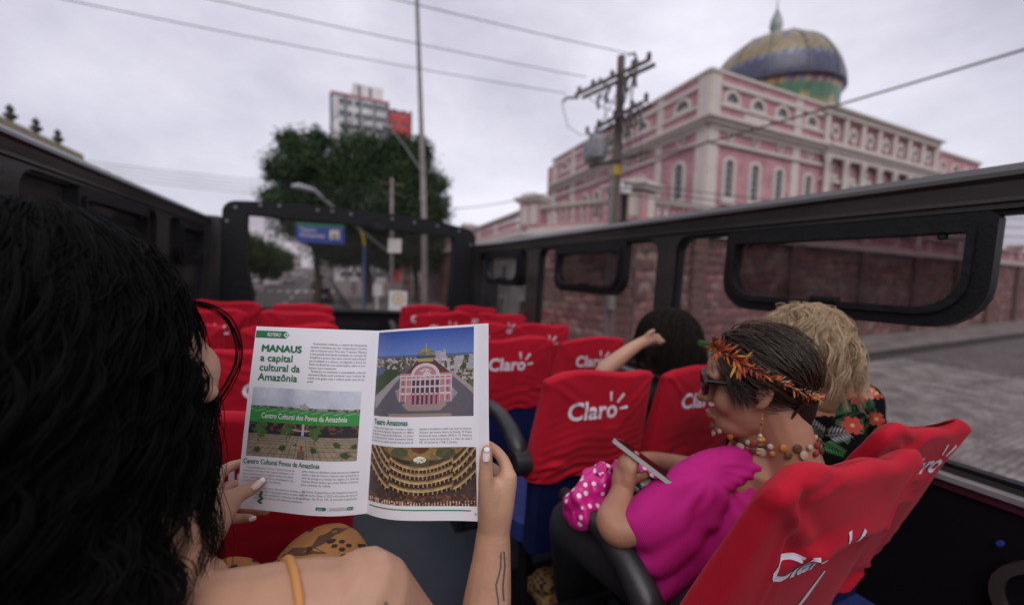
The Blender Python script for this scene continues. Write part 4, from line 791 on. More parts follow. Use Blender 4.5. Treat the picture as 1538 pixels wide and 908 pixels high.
seat(rr[0][0], .738, .36, 3, 1, z0=.46, z1=.965, amp=.0085, drape=.007, arm=True, cowl=.020, lz=.165, ls=1.0, lx=-.05, wt=.385, wb=.44, adz=-.055, adx=.055, rake=.36)
seat(rr[0][1], 1.125, .40, 8, 1, z0=.50, amp=.009, drape=.007, lz=.10, ls=.95, lx=.03, wt=.36, wb=.42, z1=.965, rake=.40)
for k, (Y, sd) in enumerate(((.98, 21), (1.62, 22), (2.14, 23), (2.75, 24), (3.36, 25))):
    seat(rr[k + 1][0], .79, Y, sd, 1, arm=True, amp=(.0065, .0045, .006, .010, .007)[k], drape=(0, 0, 0, .008, .002)[k], ls=1.12, lx=-.02)
    seat(rr[k + 1][1], 1.25, Y + .02, sd + 40, 1, amp=(.008, .0045, .006, .008, .006)[k], wt=.38, wb=.42, ls=1.08, lx=-.01, z0=.52 if k == 0 else .60)
# ================================================================ THE MAGAZINE
mag = thing('magazine', 'open magazine with green headlines and theatre photographs held up by the reading woman', 'magazine', BUS)
M_paper = mat('glossy_paper', (0.86, 0.845, 0.90), .35, spec=.4); M_green = mat('print_green', (0.035, 0.19, 0.085), .45); M_ink = mat('print_grey', (0.20, 0.19, 0.22), .5); M_wht = mat('print_white', (0.75, 0.77, 0.75), .5)
V3 = Vector
TL, BL, GT, GB, TR_, BR = V3((-.099, .785, -.107)), V3((-.115, .756, -.403)), V3((.088, .711, -.102)), V3((.080, .678, -.405)), V3((.221, .580, -.071)), V3((.231, .546, -.371))
def page(a, b, c, d, bul, flip):   # a top-left, b top-right, c bottom-left, d bottom-right
    n = ((b - a).cross(c - a)).normalized() * -1
    if n.y > 0: n = -n
    def P(u, v, off=0.0):
        p = a.lerp(b, u).lerp(c.lerp(d, u), v); t = (1 - u) if flip else u       # t = 1 at the gutter
        return p + n * (bul * math.sin(math.pi * min(max(t, 0), 1.05) ** 1.7) * (1 + .25 * v) + .0025 * math.sin(v * 3.1) * (1 - t) + off)
    return P, n
PL, nL = page(TL, GT, BL, GB, .012, False); PR, nR = page(GT, TR_, GB, BR, .012, True)
WL, HL, WR, HR = .196, .300, .188, .303
def sheet(P, off, x0=0.0, x1=1.0, nm='page', y1=1.0):
    b = MB(); b.grid(lambda u, v: tuple(P(x0 + (x1 - x0) * u, v * y1, off)), 70, 24); b.grid(lambda u, v: tuple(P(x0 + (x1 - x0) * (1 - u), v * y1, off - .0004)), 24, 12)
    return b.build(nm, M_paper, mag, 60)
pgL = sheet(PL, 0); pgR = sheet(PR, 0)
for k, (dx, dy) in enumerate(((.012, 1.0), (.025, 1.002), (.035, 1.001), (.05, 1.004), (.062, 1.002), (.075, 1.0))): sheet(PR, -.0012 * (k + 1), .03, 1 + dx * .9, 'page', dy)
for k in range(2): sheet(PL, -.001 * (k + 1), -.004 * k, .98, 'page', 1.0 + .002 * k)
def put_text(P, par, txt, u, v, size, m, w, h, off=0.0, shear=0, sp=1.0, fit=None, nm='printed_text', off2=0.0):
    vv, f = text_mesh(txt, size, 0, off, shear, space=sp)
    if not vv: return
    mx_ = max(p[0] for p in vv); k = (fit / mx_) if fit else 1.0
    m_ = MB().add([tuple(P(u + x * k / w, v - y / h, .0007 + off2)) for x, y, z in vv], f); m_.build(nm, m, par)
def put_bold(P, par, txt, u, v, size, m, w, h, fit, wt=.0022):
    for i, (dx, dy) in enumerate(((0, 0), (wt, 0), (wt * .5, wt * .4), (wt * .5, -wt * .4))): put_text(P, par, txt, u + dx, v + dy, size, m, w, h, 0, fit=fit, off2=.00003 * i)
def put_photo(P, par, img, u0, u1, v0, v1, nm='printed_photo'):
    H_, W_ = img.shape[:2]; b = MB(); b.grid(lambda s, t: tuple(P(u0 + (u1 - u0) * s, v0 + (v1 - v0) * t, .0002)), W_, H_)
    return b.build(nm, M_print, par, False, img.reshape(-1, 3))
def put_quad(P, par, u0, u1, v0, v1, m, nm='printed_bar', off=.0003, tip=0):
    b = MB(); n = 10; b.add([tuple(P(u0 + (u1 - u0) * k / n, v, off)) for v in (v0, v1) for k in range(n + 1)], [(k, k + 1, n + 2 + k, n + 1 + k) for k in range(n)])
    if tip: b.add([tuple(P(u1 - .0, v0, off)), tuple(P(u1 + tip, (v0 + v1) / 2, off)), tuple(P(u1, v1, off))], [(0, 1, 2)])
    return b.build(nm, m, par)
# tiny painter for the printed photographs
def vnoise(h, w_, s, seed, oct_=4):
    r = np.random.default_rng(seed); o = np.zeros((h, w_)); a = 1.0; tot = 0
    for k in range(oct_):
        gy, gx = max(2, int(h / s) + 2), max(2, int(w_ / s) + 2); g_ = r.random((gy, gx)); yy = np.linspace(0, gy - 1.001, h); xx = np.linspace(0, gx - 1.001, w_)
        y0, x0 = yy.astype(int), xx.astype(int); fy, fx = (yy - y0)[:, None], (xx - x0)[None]; fy = fy * fy * (3 - 2 * fy); fx = fx * fx * (3 - 2 * fx)
        o += a * ((g_[y0][:, x0] * (1 - fx) + g_[y0][:, x0 + 1] * fx) * (1 - fy) + (g_[y0 + 1][:, x0] * (1 - fx) + g_[y0 + 1][:, x0 + 1] * fx) * fy); tot += a; a *= .55; s = max(1.5, s / 2)
    return o / tot
def poly_mask(X, Y, pts):
    m_ = np.zeros(X.shape, bool); n = len(pts)
    for i in range(n):
        x0, y0 = pts[i]; x1, y1 = pts[(i + 1) % n]
        c = ((y0 > Y) != (y1 > Y)) & (X < (x1 - x0) * (Y - y0) / ((y1 - y0) or 1e-9) + x0); m_ ^= c
    return m_
def canvas(w_, h): X, Y = np.meshgrid(np.linspace(0, 1, w_), np.linspace(0, 1, h)); return np.zeros((h, w_, 3)), X, Y
def fill(I, m_, c, k=1.0): I[m_] = I[m_] * (1 - k) + np.array(c) * k
# photo 1: cultural centre with green roof fascia
I, X, Y = canvas(220, 150); nz = vnoise(150, 220, 40, 1); I[:] = np.array((.42, .45, .55)) + nz[..., None] * .35 - Y[..., None] * .1
hz = Y > .255 + .02 * vnoise(150, 220, 30, 2); fill(I, hz, (.06, .085, .06)); cty = hz & (Y < .30) & (vnoise(150, 220, 5, 3, 2) > .5); fill(I, cty, (.34, .30, .30)); fill(I, poly_mask(X, Y, [(.46, .29), (.46, .225), (.49, .225), (.49, .2), (.515, .2), (.515, .23), (.54, .23), (.54, .29)]), (.4, .36, .36))
rf = (Y > .285 + .02 * X) & (Y < .37); fill(I, rf, (.06, .28, .07)); fill(I, rf & (np.sin((X * 60 + Y * 140)) > .55) & (Y > .31), (.30, .42, .30)); fill(I, (Y > .355) & (Y < .50 + .0 * X), (.045, .30, .06))
dk = Y > .50; fill(I, dk, (.035, .03, .035)); n2 = vnoise(150, 220, 8, 4, 2); fill(I, dk & (Y < .62) & (n2 > .56), (.16, .07, .06))
for cx in (.38, .60): rr_ = np.hypot((X - cx) * 1.5, (Y - .56) * 1.2); fill(I, dk & (abs(rr_ - .085) < .012) & (Y < .6), (.30, .10, .08))
rr_ = np.hypot((X - .49), (Y - .42) * 1.5); fill(I, dk & (abs(rr_ - .26) < .012) & (Y > .58), (.42, .40, .38))
fl = Y > .67 - .0 * X; fill(I, fl, (.34, .28, .20)); gx = (X - .5) / (Y - .30); gl_ = (np.abs((gx * 11) % 1) < .10) | (np.abs(((1 / (Y - .35 + 1e-6)) * 4.2) % 1) < .12); fill(I, fl & gl_, (.13, .10, .07)); I[fl] *= (.75 + .5 * vnoise(150, 220, 12, 5))[fl][:, None]
for px_, py_, s in ((.1, .90, .05), (.33, .86, .05), (.12, .68, .05), (.62, .86, .05), (.82, .78, .05), (.9, .92, .06), (.97, .8, .04), (.45, .8, .03)): m_ = (np.hypot((X - px_), (Y - py_) * .8) < s * (.1 + 1.1 * vnoise(150, 220, 4, int(px_ * 99)))); fill(I, m_, (.06, .08, .03))
for px_ in (.36, .62, .10): m_ = (np.hypot((X - px_) * 1.2, (Y - .60) * .6) < .085 * (.0 + 1.35 * vnoise(150, 220, 4, int(px_ * 97), 2))); fill(I, m_, (.07, .16, .045)); fill(I, (abs(X - px_) < .006) & (Y > .6) & (Y < .78), (.16, .14, .08))
for y0, y1, c in ((.50, .66, (.5, .48, .46)), (.66, .72, (.10, .25, .5)), (.72, .80, (.45, .3, .1)), (.80, .87, (.3, .06, .05))): fill(I, (abs(X - .505) < .011) & (Y > y0) & (Y < y1), c)
fill(I, poly_mask(X, Y, [(.47, 1.01), (.475, .88), (.54, .88), (.545, 1.01)]), (.17, .12, .09)); I *= (.93 + .14 * vnoise(150, 220, 3, 61, 2))[..., None]; PH1 = I.clip(0, 1)
# photo 2: aerial view of the theatre
I, X, Y = canvas(200, 180); I[:] = np.array((.035, .08, .36)) + (Y[..., None] * 1.3) * np.array((.30, .40, .50)); fill(I, Y > .285, (.09, .14, .26)); land = Y > .315; n2 = vnoise(180, 200, 10, 8); fill(I, land, (.12, .12, .09)); I[land] += ((n2 - .5) * .2)[land][:, None]
n3 = vnoise(180, 200, 4, 9, 2); fill(I, land & (n3 > .58) & (Y < .62), (.45, .42, .42)); fill(I, land & (n3 < .36) & (Y < .7), (.045, .075, .035)); fill(I, land & (n3 > .48) & (n3 < .52), (.32, .15, .10))
r5 = random.Random(5)
for k in range(16):
    x0 = r5.uniform(.55, .98); y0 = r5.uniform(.30, .5); w2, h2 = r5.uniform(.02, .06), r5.uniform(.03, .1); fill(I, (X > x0) & (X < x0 + w2) & (Y > y0 - h2) & (Y < y0 + .03), r5.choice(((.5, .48, .5), (.4, .4, .45), (.5, .42, .3)))); fill(I, (X > x0) & (X < x0 + w2) & (Y > y0 - h2) & (Y < y0) & ((Y * 60) % 1 < .4), (.2, .2, .25))
fill(I, poly_mask(X, Y, [(0, .50), (.18, .44), (.33, .48), (.25, .62), (0, .74)]), (.05, .085, .04)); fill(I, poly_mask(X, Y, [(0, .43), (.12, .41), (.1, .5), (0, .53)]), (.10, .13, .25))
fill(I, poly_mask(X, Y, [(-.1, .98), (.24, .58), (.3, .5), (.40, .42), (.62, .40), (.78, .5), (1.1, .85), (1.1, 1.1), (-.1, 1.1)]), (.13, .12, .15)); fill(I, poly_mask(X, Y, [(0, .78), (.28, .52), (.33, .52), (.02, .92)]), (.36, .33, .33)); fill(I, poly_mask(X, Y, [(.74, .47), (.78, .47), (1.02, .70), (1.02, .77)]), (.36, .30, .30))
fill(I, poly_mask(X, Y, [(.34, .86), (.42, .80), (.70, .80), (.76, .86), (.70, .93), (.40, .93)]), (.34, .26, .25)); fill(I, poly_mask(X, Y, [(.26, .70), (.32, .66), (.80, .66), (.86, .74), (.78, .84), (.3, .82)]), (.30, .27, .28)); fill(I, (Y > .965) & (abs(X - .5) < .3), (.33, .25, .22))
fill(I, poly_mask(X, Y, [(.50, .33), (.62, .33), (.80, .52), (.35, .52)]), (.12, .045, .045)); PK, CR = (.46, .20, .24), (.60, .54, .54)
fill(I, poly_mask(X, Y, [(.31, .50), (.42, .50), (.55, .42), (.67, .50), (.80, .50), (.80, .82), (.31, .82)]), PK); fill(I, (np.hypot((X - .555), (Y - .53) * .95) < .135) & (Y < .53), CR); fill(I, (np.hypot((X - .555), (Y - .53) * .95) < .105) & (Y < .53), PK); fill(I, (np.hypot((X - .555) * .8, (Y - .50)) < .05) & (vnoise(180, 200, 4, 12) > .45), CR)
for yy in (.53, .57, .655, .735): fill(I, (abs(Y - yy) < .009) & (X > .31) & (X < .80), CR)
for xx in (.315, .375, .43, .47, .51, .555, .60, .645, .69, .74, .795): fill(I, (abs(X - xx) < .0055) & (Y > .53) & (Y < .83), CR)
for j, (y0, y1) in enumerate(((.585, .645), (.665, .73), (.75, .86))):
    for xx in (.45, .49, .535, .58, .625, .67): fill(I, (abs(X - xx) < .015) & (Y > y0) & (Y < y1), (.07, .05, .08))
for xx in (.345, .765):
    for y0 in (.59, .67, .76): fill(I, (abs(X - xx) < .008) & (Y > y0) & (Y < y0 + .04), (.2, .15, .17))
fill(I, (Y > .73) & (Y < .87) & (abs(X - .56) < .135) & (np.sin(X * 150) > .1), PK); fill(I, (np.hypot((X - .555), (Y - .33) * .75) < .085) & (Y < .335), (.36, .27, .06)); fill(I, (np.hypot((X - .555), (Y - .33) * .75) < .085) & (Y < .335) & (vnoise(180, 200, 4, 14) > .55), (.12, .16, .12)); fill(I, (abs(X - .555) < .09) & (Y > .30) & (Y < .335), (.06, .07, .18)); fill(I, (abs(X - .555) < .07) & (Y > .335) & (Y < .37), (.40, .33, .08)); fill(I, (abs(X - .555) < .006) & (Y > .16) & (Y < .27), (.35, .35, .25))
I *= (.90 + .2 * vnoise(180, 200, 3, 62, 2))[..., None]; PH2 = I.clip(0, 1)
# photo 3: gilded auditorium
I, X, Y = canvas(200, 130); n2 = vnoise(130, 200, 14, 21); I[:] = np.array((.055, .028, .02)) + n2[..., None] * .04
cl = np.hypot((X - .52) * .9, (Y + .05) * 1.2); fill(I, cl < .34, (.28, .18, .07)); I[cl < .34] *= (.6 + .8 * vnoise(130, 200, 8, 22))[cl < .34][:, None]
for cx, cy in ((.33, .1), (.74, .1), (.52, .27)): fill(I, np.hypot((X - cx), (Y - cy) * .9) < .085, (.10, .10, .05))
fill(I, np.hypot((X - .52), (Y - .02) * .9) < .075, (.16, .06, .03)); fill(I, (np.hypot((X - .52), (Y - .215) * 1.0) < .055) & (vnoise(130, 200, 3, 23) > .35), (.85, .80, .66))
for k, (R_, d_) in enumerate(((.36, .0), (.47, .03), (.60, .05), (.74, .08))):
    f_ = Y - (R_ + d_ * 0 + .0 - ((X - .52) ** 2) * (2.2 - .25 * k) + .07 * np.cos((X - .52) * 11) * (abs(X - .52) > .28) * -1)
    fill(I, abs(f_) < .014, (.40, .26, .11)); fill(I, abs(f_ - .022) < .009, (.60, .45, .25)); fill(I, (f_ > .03) & (f_ < .085) & (((X * (30 - 2 * k) + .3 * np.sin(X * 9)) % 1) < .24), (.42, .29, .14)); fill(I, (f_ > .045) & (f_ < .09) & (((X * (30 - 2 * k) + .3 * np.sin(X * 9)) % 1) > .3), (.045, .02, .014)); fill(I, (abs(f_ + .022) < .007), (.20, .11, .05))
fill(I, (Y > .93 - .12 * (X - .5) ** 2) & (((X * 40) % 1) < .5) & (vnoise(130, 200, 4, 25) > .4), (.72, .50, .36)); fill(I, (Y > .80) & (Y < .92) & (vnoise(130, 200, 5, 26) > .58), (.22, .10, .06)); fill(I, (Y > .80) & (vnoise(130, 200, 4, 27) < .3), (.03, .015, .012))
I *= (.55 + .9 * vnoise(130, 200, 7, 63, 3))[..., None]; PH3 = I.clip(0, 1)
ph = put_photo(PL, pgL, PH1, .035, .905, .335, .712)
put_bold(PL, pgL, 'Centro Cultural dos Povos da Amazônia', .125, .502, .0125, M_wht, WL, HL, .135, .002)
put_photo(PR, pgR, PH2, .015, .955, .012, .468); put_photo(PR, pgR, PH3, .012, .975, .625, .925)
tb = put_quad(PL, pgL, .005, .235, .022, .062, M_green, tip=.0); put_quad(PL, pgL, .235, .255, .022, .062, M_green, 'printed_tab_end', tip=.03)
b = MB(); c_ = .257; b.add([tuple(PL(c_ + dx, .042 + dz, .0006)) for dx, dz in ((-.022, 0), (0, -.015), (.022, 0), (0, .015))], [(0, 1, 2, 3)]); b.build('printed_diamond', M_wht, pgL)
b = MB(); b.add([tuple(PL(c_ + dx, .042 + dz, .0008)) for dx, dz in ((-.010, 0), (0, -.007), (.010, 0), (0, .007))], [(0, 1, 2, 3)]); b.build('printed_diamond', M_green, pgL)
put_text(PL, pgL, 'ROTEIRO', .10, .052, .0082, M_wht, WL, HL, .0002, fit=.022)
[put_text(PL, pgL, 'MANAUS', .060 + dx, .136 + dy, .0155, M_green, WL, HL, 0, fit=.066, off2=.00004 * i) for i, (dx, dy) in enumerate(((0, 0), (.004, 0), (.008, 0), (.002, .002), (.006, -.002)))]
put_bold(PL, pgL, 'a capital', .062, .190, .0165, M_green, WL, HL, .0525, .0035); put_bold(PL, pgL, 'cultural da', .064, .243, .0165, M_green, WL, HL, .066, .0035); put_bold(PL, pgL, 'Amazônia', .062, .296, .0165, M_green, WL, HL, .0635, .0035)
T1 = ['   Exuberante e diversa, a capital do Amazonas', 'também é destaque por ser multicultural. Conhe-', 'cida na história como Paris dos Trópicos, Manaus', 'é uma grande metrópole localizada no coração da', 'Amazônia e possui uma cena cultural que mistura', 'personalidade e a urbana, carregando a força do', 'Norte do Brasil em suas construções, sabor e con-', 'textos seus costumes.', '   Pensando em conhecer a pluralidade cultural', 'manauara? Basta você conhecer esse roteiro da', 'cidade com gosto com a cultura pelas ruas da ca-', 'pital!']
for k, t_ in enumerate(T1): put_text(PL, pgL, t_, .475, .088 + .0188 * k, .0050, M_ink, WL, HL, fit=.088 if len(t_) > 40 else None)
put_bold(PL, pgL, 'Centro Cultural Povos da Amazônia', .02, .752, .0112, M_green, WL, HL, .120, .0022)
T2 = ['   Começando pelo Centro Cultural Povos da', 'Amazônia, um dos e mais espaço dedicado à cul-', 'tura amazonense. O complexo conta com biblio-', 'tecas, exposições temporárias e permanentes, que', 'preservam a história do Norte.', '', '   O centro visto com acervo e mostras, e fala', 'muito em mais exposições sobre as sete comu-', 'nidades que transpõem a história do Brasil, e', 'guarda por acervo de objetos populares.']
T3 = ['giões, mostra os diferentes rituais dos povos indígenas', 'nessas, a Sala da Cultura Caboclo que apresenta o', 'ciclo da seringa e as lendas da região; e a Sala de', 'Cinema Silvino Santos que exibe filmes culturais', 'para a família da cidade.', '', '   O Centro Cultural Povos da Amazônia está lo-', 'calizado na Av. Silves, nº 2222 e funciona de terça à', 'domingo, das 9h às 14h. A entrada é gratuita.']
for k, t_ in enumerate(T2): put_text(PL, pgL, t_, .03 + (.10 if k > 4 else 0), .778 + .0178 * k, .0048, M_ink, WL, HL, fit=.080 if len(t_) > 40 else None)
for k, t_ in enumerate(T3): put_text(PL, pgL, t_, .50, .775 + .0178 * k, .0048, M_ink, WL, HL, fit=.084 if len(t_) > 40 else None)
ft = put_quad(PL, pgL, .63, .70, .955, .973, M_green, 'printed_bar', tip=.012); put_text(PL, ft, 'guia', .642, .969, .005, M_wht, WL, HL); put_text(PL, pgL, 'AMAZÔNIA', .735, .970, .0052, M_ink, WL, HL); put_quad(PL, pgL, .71, .85, .956, .957, M_green); put_quad(PL, pgL, .71, .85, .971, .972, M_green); f2 = put_quad(PL, pgL, .86, .905, .955, .973, M_green); put_text(PL, f2, '22.25', .866, .969, .0045, M_wht, WL, HL)
b = MB()
for k in range(9):
    a = k * .7; x, y = .185 + .018 * math.cos(a * 2) * (k / 9), .905 + .007 * k; b.add([tuple(PL(x + dx, y + dz, .0004)) for dx, dz in ((-.016, 0), (0, -.008), (.016, 0), (0, .008))], [(0, 1, 2, 3)])
struct(b.build('printed_leaf_ornament', M_green, pgL), 'stuff')
put_bold(PR, pgR, 'Teatro Amazonas', .03, .512, .0125, M_green, WR, HR, .069, .003)
T4 = ['   Nosso centro segue para o turístico e impor-', 'tante Teatro Amazonas. Inaugurado em 1896 e', 'localizado no Largo de São Sebastião, é o princi-', 'pal cartão-postal da cidade. Imponente chama', 'atenção por sua cúpula colorida com as cores da']
T5 = ['bandeira brasileira e pelo seu acervo interno.', 'Número, das tempos dentro da história. O Teatro', 'funciona de terça a sábado, (9h30 às 17). Visitas ao', 'teatro ao local são gratuitas e o valor da meia é', 'R$ 10 (inteira) e R$ 5 (meia).']
for k, t_ in enumerate(T4): put_text(PR, pgR, t_, .015, .535 + .0172 * k, .0048, M_ink, WR, HR, fit=.083)
for k, t_ in enumerate(T5): put_text(PR, pgR, t_, .505, .535 + .0172 * k, .0048, M_ink, WR, HR, fit=.082 if k < 4 else .06)
put_quad(PR, pgR, .03, .93, .944, .950, M_green); put_text(PR, pgR, '9', .955, .972, .007, M_ink, WR, HR)

# ================================================================ PEOPLE
from mathutils.bvhtree import BVHTree
def blob(name, chains, ell, mats, parent, vox=.004, smooth=6, nseg=10, disp=None, cut=None):
    b = MB()
    for ch in chains:
        P = [V3(c[:3]) for c in ch]; R_ = [c[3] for c in ch]
        QP, QR = [], []
        n = len(P)
        for i in range(n - 1):     # Catmull-Rom so that the limbs bend softly
            p0, p1, p2, p3 = P[max(i - 1, 0)], P[i], P[i + 1], P[min(i + 2, n - 1)]
            for k in range(5):
                t = k / 5; QP.append(.5 * ((2 * p1) + (-p0 + p2) * t + (2 * p0 - 5 * p1 + 4 * p2 - p3) * t * t + (-p0 + 3 * p1 - 3 * p2 + p3) * t ** 3)); QR.append(R_[i] * (1 - t) + R_[i + 1] * t)
        QP.append(P[-1]); QR.append(R_[-1])
        d0 = (QP[0] - QP[1]).normalized(); d1 = (QP[-1] - QP[-2]).normalized()
        pre = [(QP[0] + d0 * QR[0] * s, QR[0] * math.sqrt(max(0, 1 - s * s)) + 1e-5) for s in (.99, .85, .5)]; post = [(QP[-1] + d1 * QR[-1] * s, QR[-1] * math.sqrt(max(0, 1 - s * s)) + 1e-5) for s in (.5, .85, .99)]
        al = pre + list(zip(QP, QR)) + post; b.tube([tuple(p) for p, _ in al], [r for _, r in al], 14)
    for c, rad, rot in ell:
        Mx = (rot.to_3x3() if rot is not None else Matrix.Identity(3)); nu, nv = 18, 12
        def fe(u, v): a, e = 2 * math.pi * u, math.pi * (v * .996 + .002 - .5); p = Mx @ V3((rad[0] * math.cos(a) * math.cos(e), rad[1] * math.sin(a) * math.cos(e), rad[2] * math.sin(e))); return tuple(V3(c) + p)
        s0 = len(b.v); b.grid(fe, nu, nv, True); b.f += [tuple(s0 + k for k in range(nu - 1, -1, -1)), tuple(s0 + (nv - 1) * nu + k for k in range(nu))]; b.mi += [0, 0]
    me = b.mesh(name, mats); o = bpy.data.objects.new(name, me); COL.objects.link(o)
    m_ = o.modifiers.new('r', 'REMESH'); m_.mode = 'VOXEL'; m_.voxel_size = vox; m_.use_smooth_shade = True
    if smooth: s_ = o.modifiers.new('s', 'SMOOTH'); s_.factor = .6; s_.iterations = smooth
    dg = bpy.context.evaluated_depsgraph_get(); ev = bpy.data.meshes.new_from_object(o.evaluated_get(dg)); ev.name = name
    if not ev.materials: ev.materials.append(mats if not isinstance(mats, (list, tuple)) else mats[0])
    bpy.data.objects.remove(o); bpy.data.meshes.remove(me)
    if disp:
        nv_ = len(ev.vertices); co = np.empty(nv_ * 3); ev.vertices.foreach_get('co', co); co = co.reshape(-1, 3); nn = np.array([tuple(v.normal) for v in ev.vertices])
        co = co + nn * np.array([disp(*p) for p in co])[:, None]; ev.vertices.foreach_set('co', co.ravel()); ev.update()
    ev.shade_smooth()
    return link(name, ev, parent)
def bvh(o): me = o.data; return BVHTree.FromPolygons([tuple(v.co) for v in me.vertices], [tuple(p.vertices) for p in me.polygons])
def decal(bv, name, org, dirv, upv, polys, m, par, off=.0012, scale=1.0, ang=0):
    """printed shape wrapped on a body: 2-D polygons projected along dirv"""
    d_ = V3(dirv).normalized(); u_ = (V3(upv) - d_ * V3(upv).dot(d_)).normalized(); r_ = d_.cross(u_); ca, sa = math.cos(ang), math.sin(ang); b = MB()
    for poly in polys:
        c = (sum(p[0] for p in poly) / len(poly), sum(p[1] for p in poly) / len(poly)); pts = [c] + [((p[0] + c[0]) / 2, (p[1] + c[1]) / 2) for p in poly] + list(poly); out_ = []
        for x, y in pts:
            X_, Y_ = (x * ca - y * sa) * scale, (x * sa + y * ca) * scale
            q = V3(org) + r_ * X_ + u_ * Y_ - d_ * .25; h = bv.ray_cast(q, d_, .6)
            if h[0] is None: out_ = None; break
            out_.append(tuple(h[0] - d_ * off))
        if out_ is None: continue
        n = len(poly); b.add(out_, [(0, 1 + i, 1 + (i + 1) % n) for i in range(n)] + [(1 + i, 1 + n + i, 1 + n + (i + 1) % n, 1 + (i + 1) % n) for i in range(n)])
    if b.v: return b.build(name, m, par)
def frame(org, fwd, up):
    f = V3(fwd).normalized(); r = f.cross(V3(up)).normalized(); u = r.cross(f); return Matrix(((r.x, f.x, u.x, org[0]), (r.y, f.y, u.y, org[1]), (r.z, f.z, u.z, org[2]), (0, 0, 0, 1)))
def skin(name, col, col2, **k): m = mat(name, col, .5, col2=col2, nscale=11, bump=.09, bscale=240, spec=.4, **k); m.node_tree.nodes['Principled BSDF'].inputs['Subsurface Weight'].default_value = .12; m.node_tree.nodes['Principled BSDF'].inputs['Subsurface Radius'].default_value = (.012, .005, .003); return m
M_sk1 = skin('skin_warm', (0.50, 0.285, 0.185), (0.40, 0.21, 0.135)); M_sk2 = skin('skin_tanned', (0.40, 0.205, 0.13), (0.33, 0.155, 0.095)); M_sk3 = skin('skin_fair_brown', (0.47, 0.27, 0.18), (0.40, 0.22, 0.15))
def tm(Mx, p): v = Mx @ V3(p[:3]); return (v.x, v.y, v.z) + tuple(p[3:])
def head_parts(F):
    R3 = F
    e = [((0, -.012, .035), (.073, .092, .080)), ((0, .022, -.03), (.058, .062, .082)), ((0, .040, -.082), (.042, .045, .034)), ((0, .074, -.098), (.017, .016, .016)), ((-.036, .056, -.03), (.024, .026, .03)), ((.036, .056, -.03), (.024, .026, .03)), ((0, .0935, -.060), (.020, .009, .0055)), ((0, .0915, -.070), (.017, .009, .0065)), ((0, .062, .035), (.05, .03, .04))]
    ch = [[(0, .084, .012, .009), (0, .097, -.012, .009), (0, .108, -.030, .0115)], [(-.011, .096, -.034, .008), (.011, .096, -.034, .008)], [(-.045, .070, .022, .011), (-.018, .084, .022, .011), (.018, .084, .022, .011), (.045, .070, .022, .011)], [(0, -.03, -.05, .055), (0, -.045, -.11, .052), (0, -.055, -.17, .056)]]
    for s in (-1, 1):
        ch.append([(s * .070, .002, .018, .006), (s * .079, -.010, .026, .006), (s * .083, -.024, .014, .006), (s * .082, -.024, -.008, .0055), (s * .077, -.010, -.030, .006), (s * .071, .000, -.034, .006)]); e.append(((s * .074, -.010, -.004), (.006, .014, .026)))
    return [[tm(F, p) for p in c] for c in ch], [(tm(F, c)[:3], r, R3) for c, r in e]
def strands(name, paths, r, m, parent, n=3, taper=True):
    b = MB()
    for P in paths:
        k = len(P); b.tube(P, [r * (1 - .75 * (i / (k - 1)) ** 2) if taper else r for i in range(k)], n, caps=False)
    return b.build(name, m, parent, 'full')
def ellip(F, c, rad, d_, off): v = V3(d_).normalized(); return tuple(F @ V3((c[0] + (rad[0] + off) * v.x, c[1] + (rad[1] + off) * v.y, c[2] + (rad[2] + off) * v.z)))
def nail(o_c, n_dir, along, m, par, w_=.006, l_=.0095):
    n_ = V3(n_dir).normalized(); a = (V3(along) - n_ * V3(along).dot(n_)).normalized(); s_ = n_.cross(a); b = MB()
    b.grid(lambda u, v: tuple(V3(o_c) + s_ * (w_ * (2 * u - 1)) * (1 - .35 * abs(2 * v - 1) ** 3) + a * (l_ * (2 * v - 1)) + n_ * (.0018 * (1 - (2 * u - 1) ** 2))), 7, 9); return b.build('fingernail', m, par, 'full')
# ---------------------------------------------------------------- reading woman in the foreground
reader = thing('person', 'woman with long black curly hair in the foreground, seen from behind, holding the open magazine', 'person', BUS)
RA = [[(0.053, 0.44, -0.365, 0.055), (0.135, 0.46, -0.488, 0.046), (0.219, 0.485, -0.603, 0.04), (0.229, 0.506, -0.546, 0.04), (0.242, 0.524, -0.482, 0.0365), (0.249, 0.534, -0.428, 0.03), (0.252, 0.541, -0.385, 0.0255)],
 [(0.252, 0.541, -0.385, 0.025), (0.246, 0.54, -0.352, 0.022), (0.242, 0.54, -0.319, 0.019)], [(0.254, 0.54, -0.385, 0.024), (0.26, 0.539, -0.344, 0.022), (0.269, 0.539, -0.305, 0.0155)],
 [(0.255, 0.544, -0.394, 0.022), (0.264, 0.551, -0.361, 0.02), (0.272, 0.553, -0.335, 0.014)], [(0.257, 0.55, -0.397, 0.02), (0.264, 0.561, -0.378, 0.018), (0.27, 0.565, -0.359, 0.013)],
 [(0.242, 0.536, -0.349, 0.0175), (0.232, 0.534, -0.308, 0.0125), (0.23, 0.535, -0.281, 0.0105), (0.23, 0.537, -0.268, 0.01), (0.231, 0.539, -0.256, 0.0085)],
 [(0.269, 0.538, -0.303, 0.0125), (0.269, 0.553, -0.287, 0.0098), (0.261, 0.574, -0.275, 0.009), (0.245, 0.593, -0.268, 0.008), (0.234, 0.601, -0.267, 0.0068)],
 [(0.272, 0.551, -0.334, 0.012), (0.272, 0.57, -0.319, 0.0098), (0.259, 0.59, -0.309, 0.0088), (0.233, 0.611, -0.31, 0.007)], [(0.271, 0.562, -0.36, 0.0115), (0.268, 0.578, -0.352, 0.0094), (0.256, 0.596, -0.347, 0.0085), (0.235, 0.612, -0.35, 0.0068)],
 [(0.267, 0.566, -0.382, 0.01), (0.261, 0.58, -0.381, 0.0085), (0.253, 0.593, -0.382, 0.0075), (0.238, 0.605, -0.384, 0.006)]]
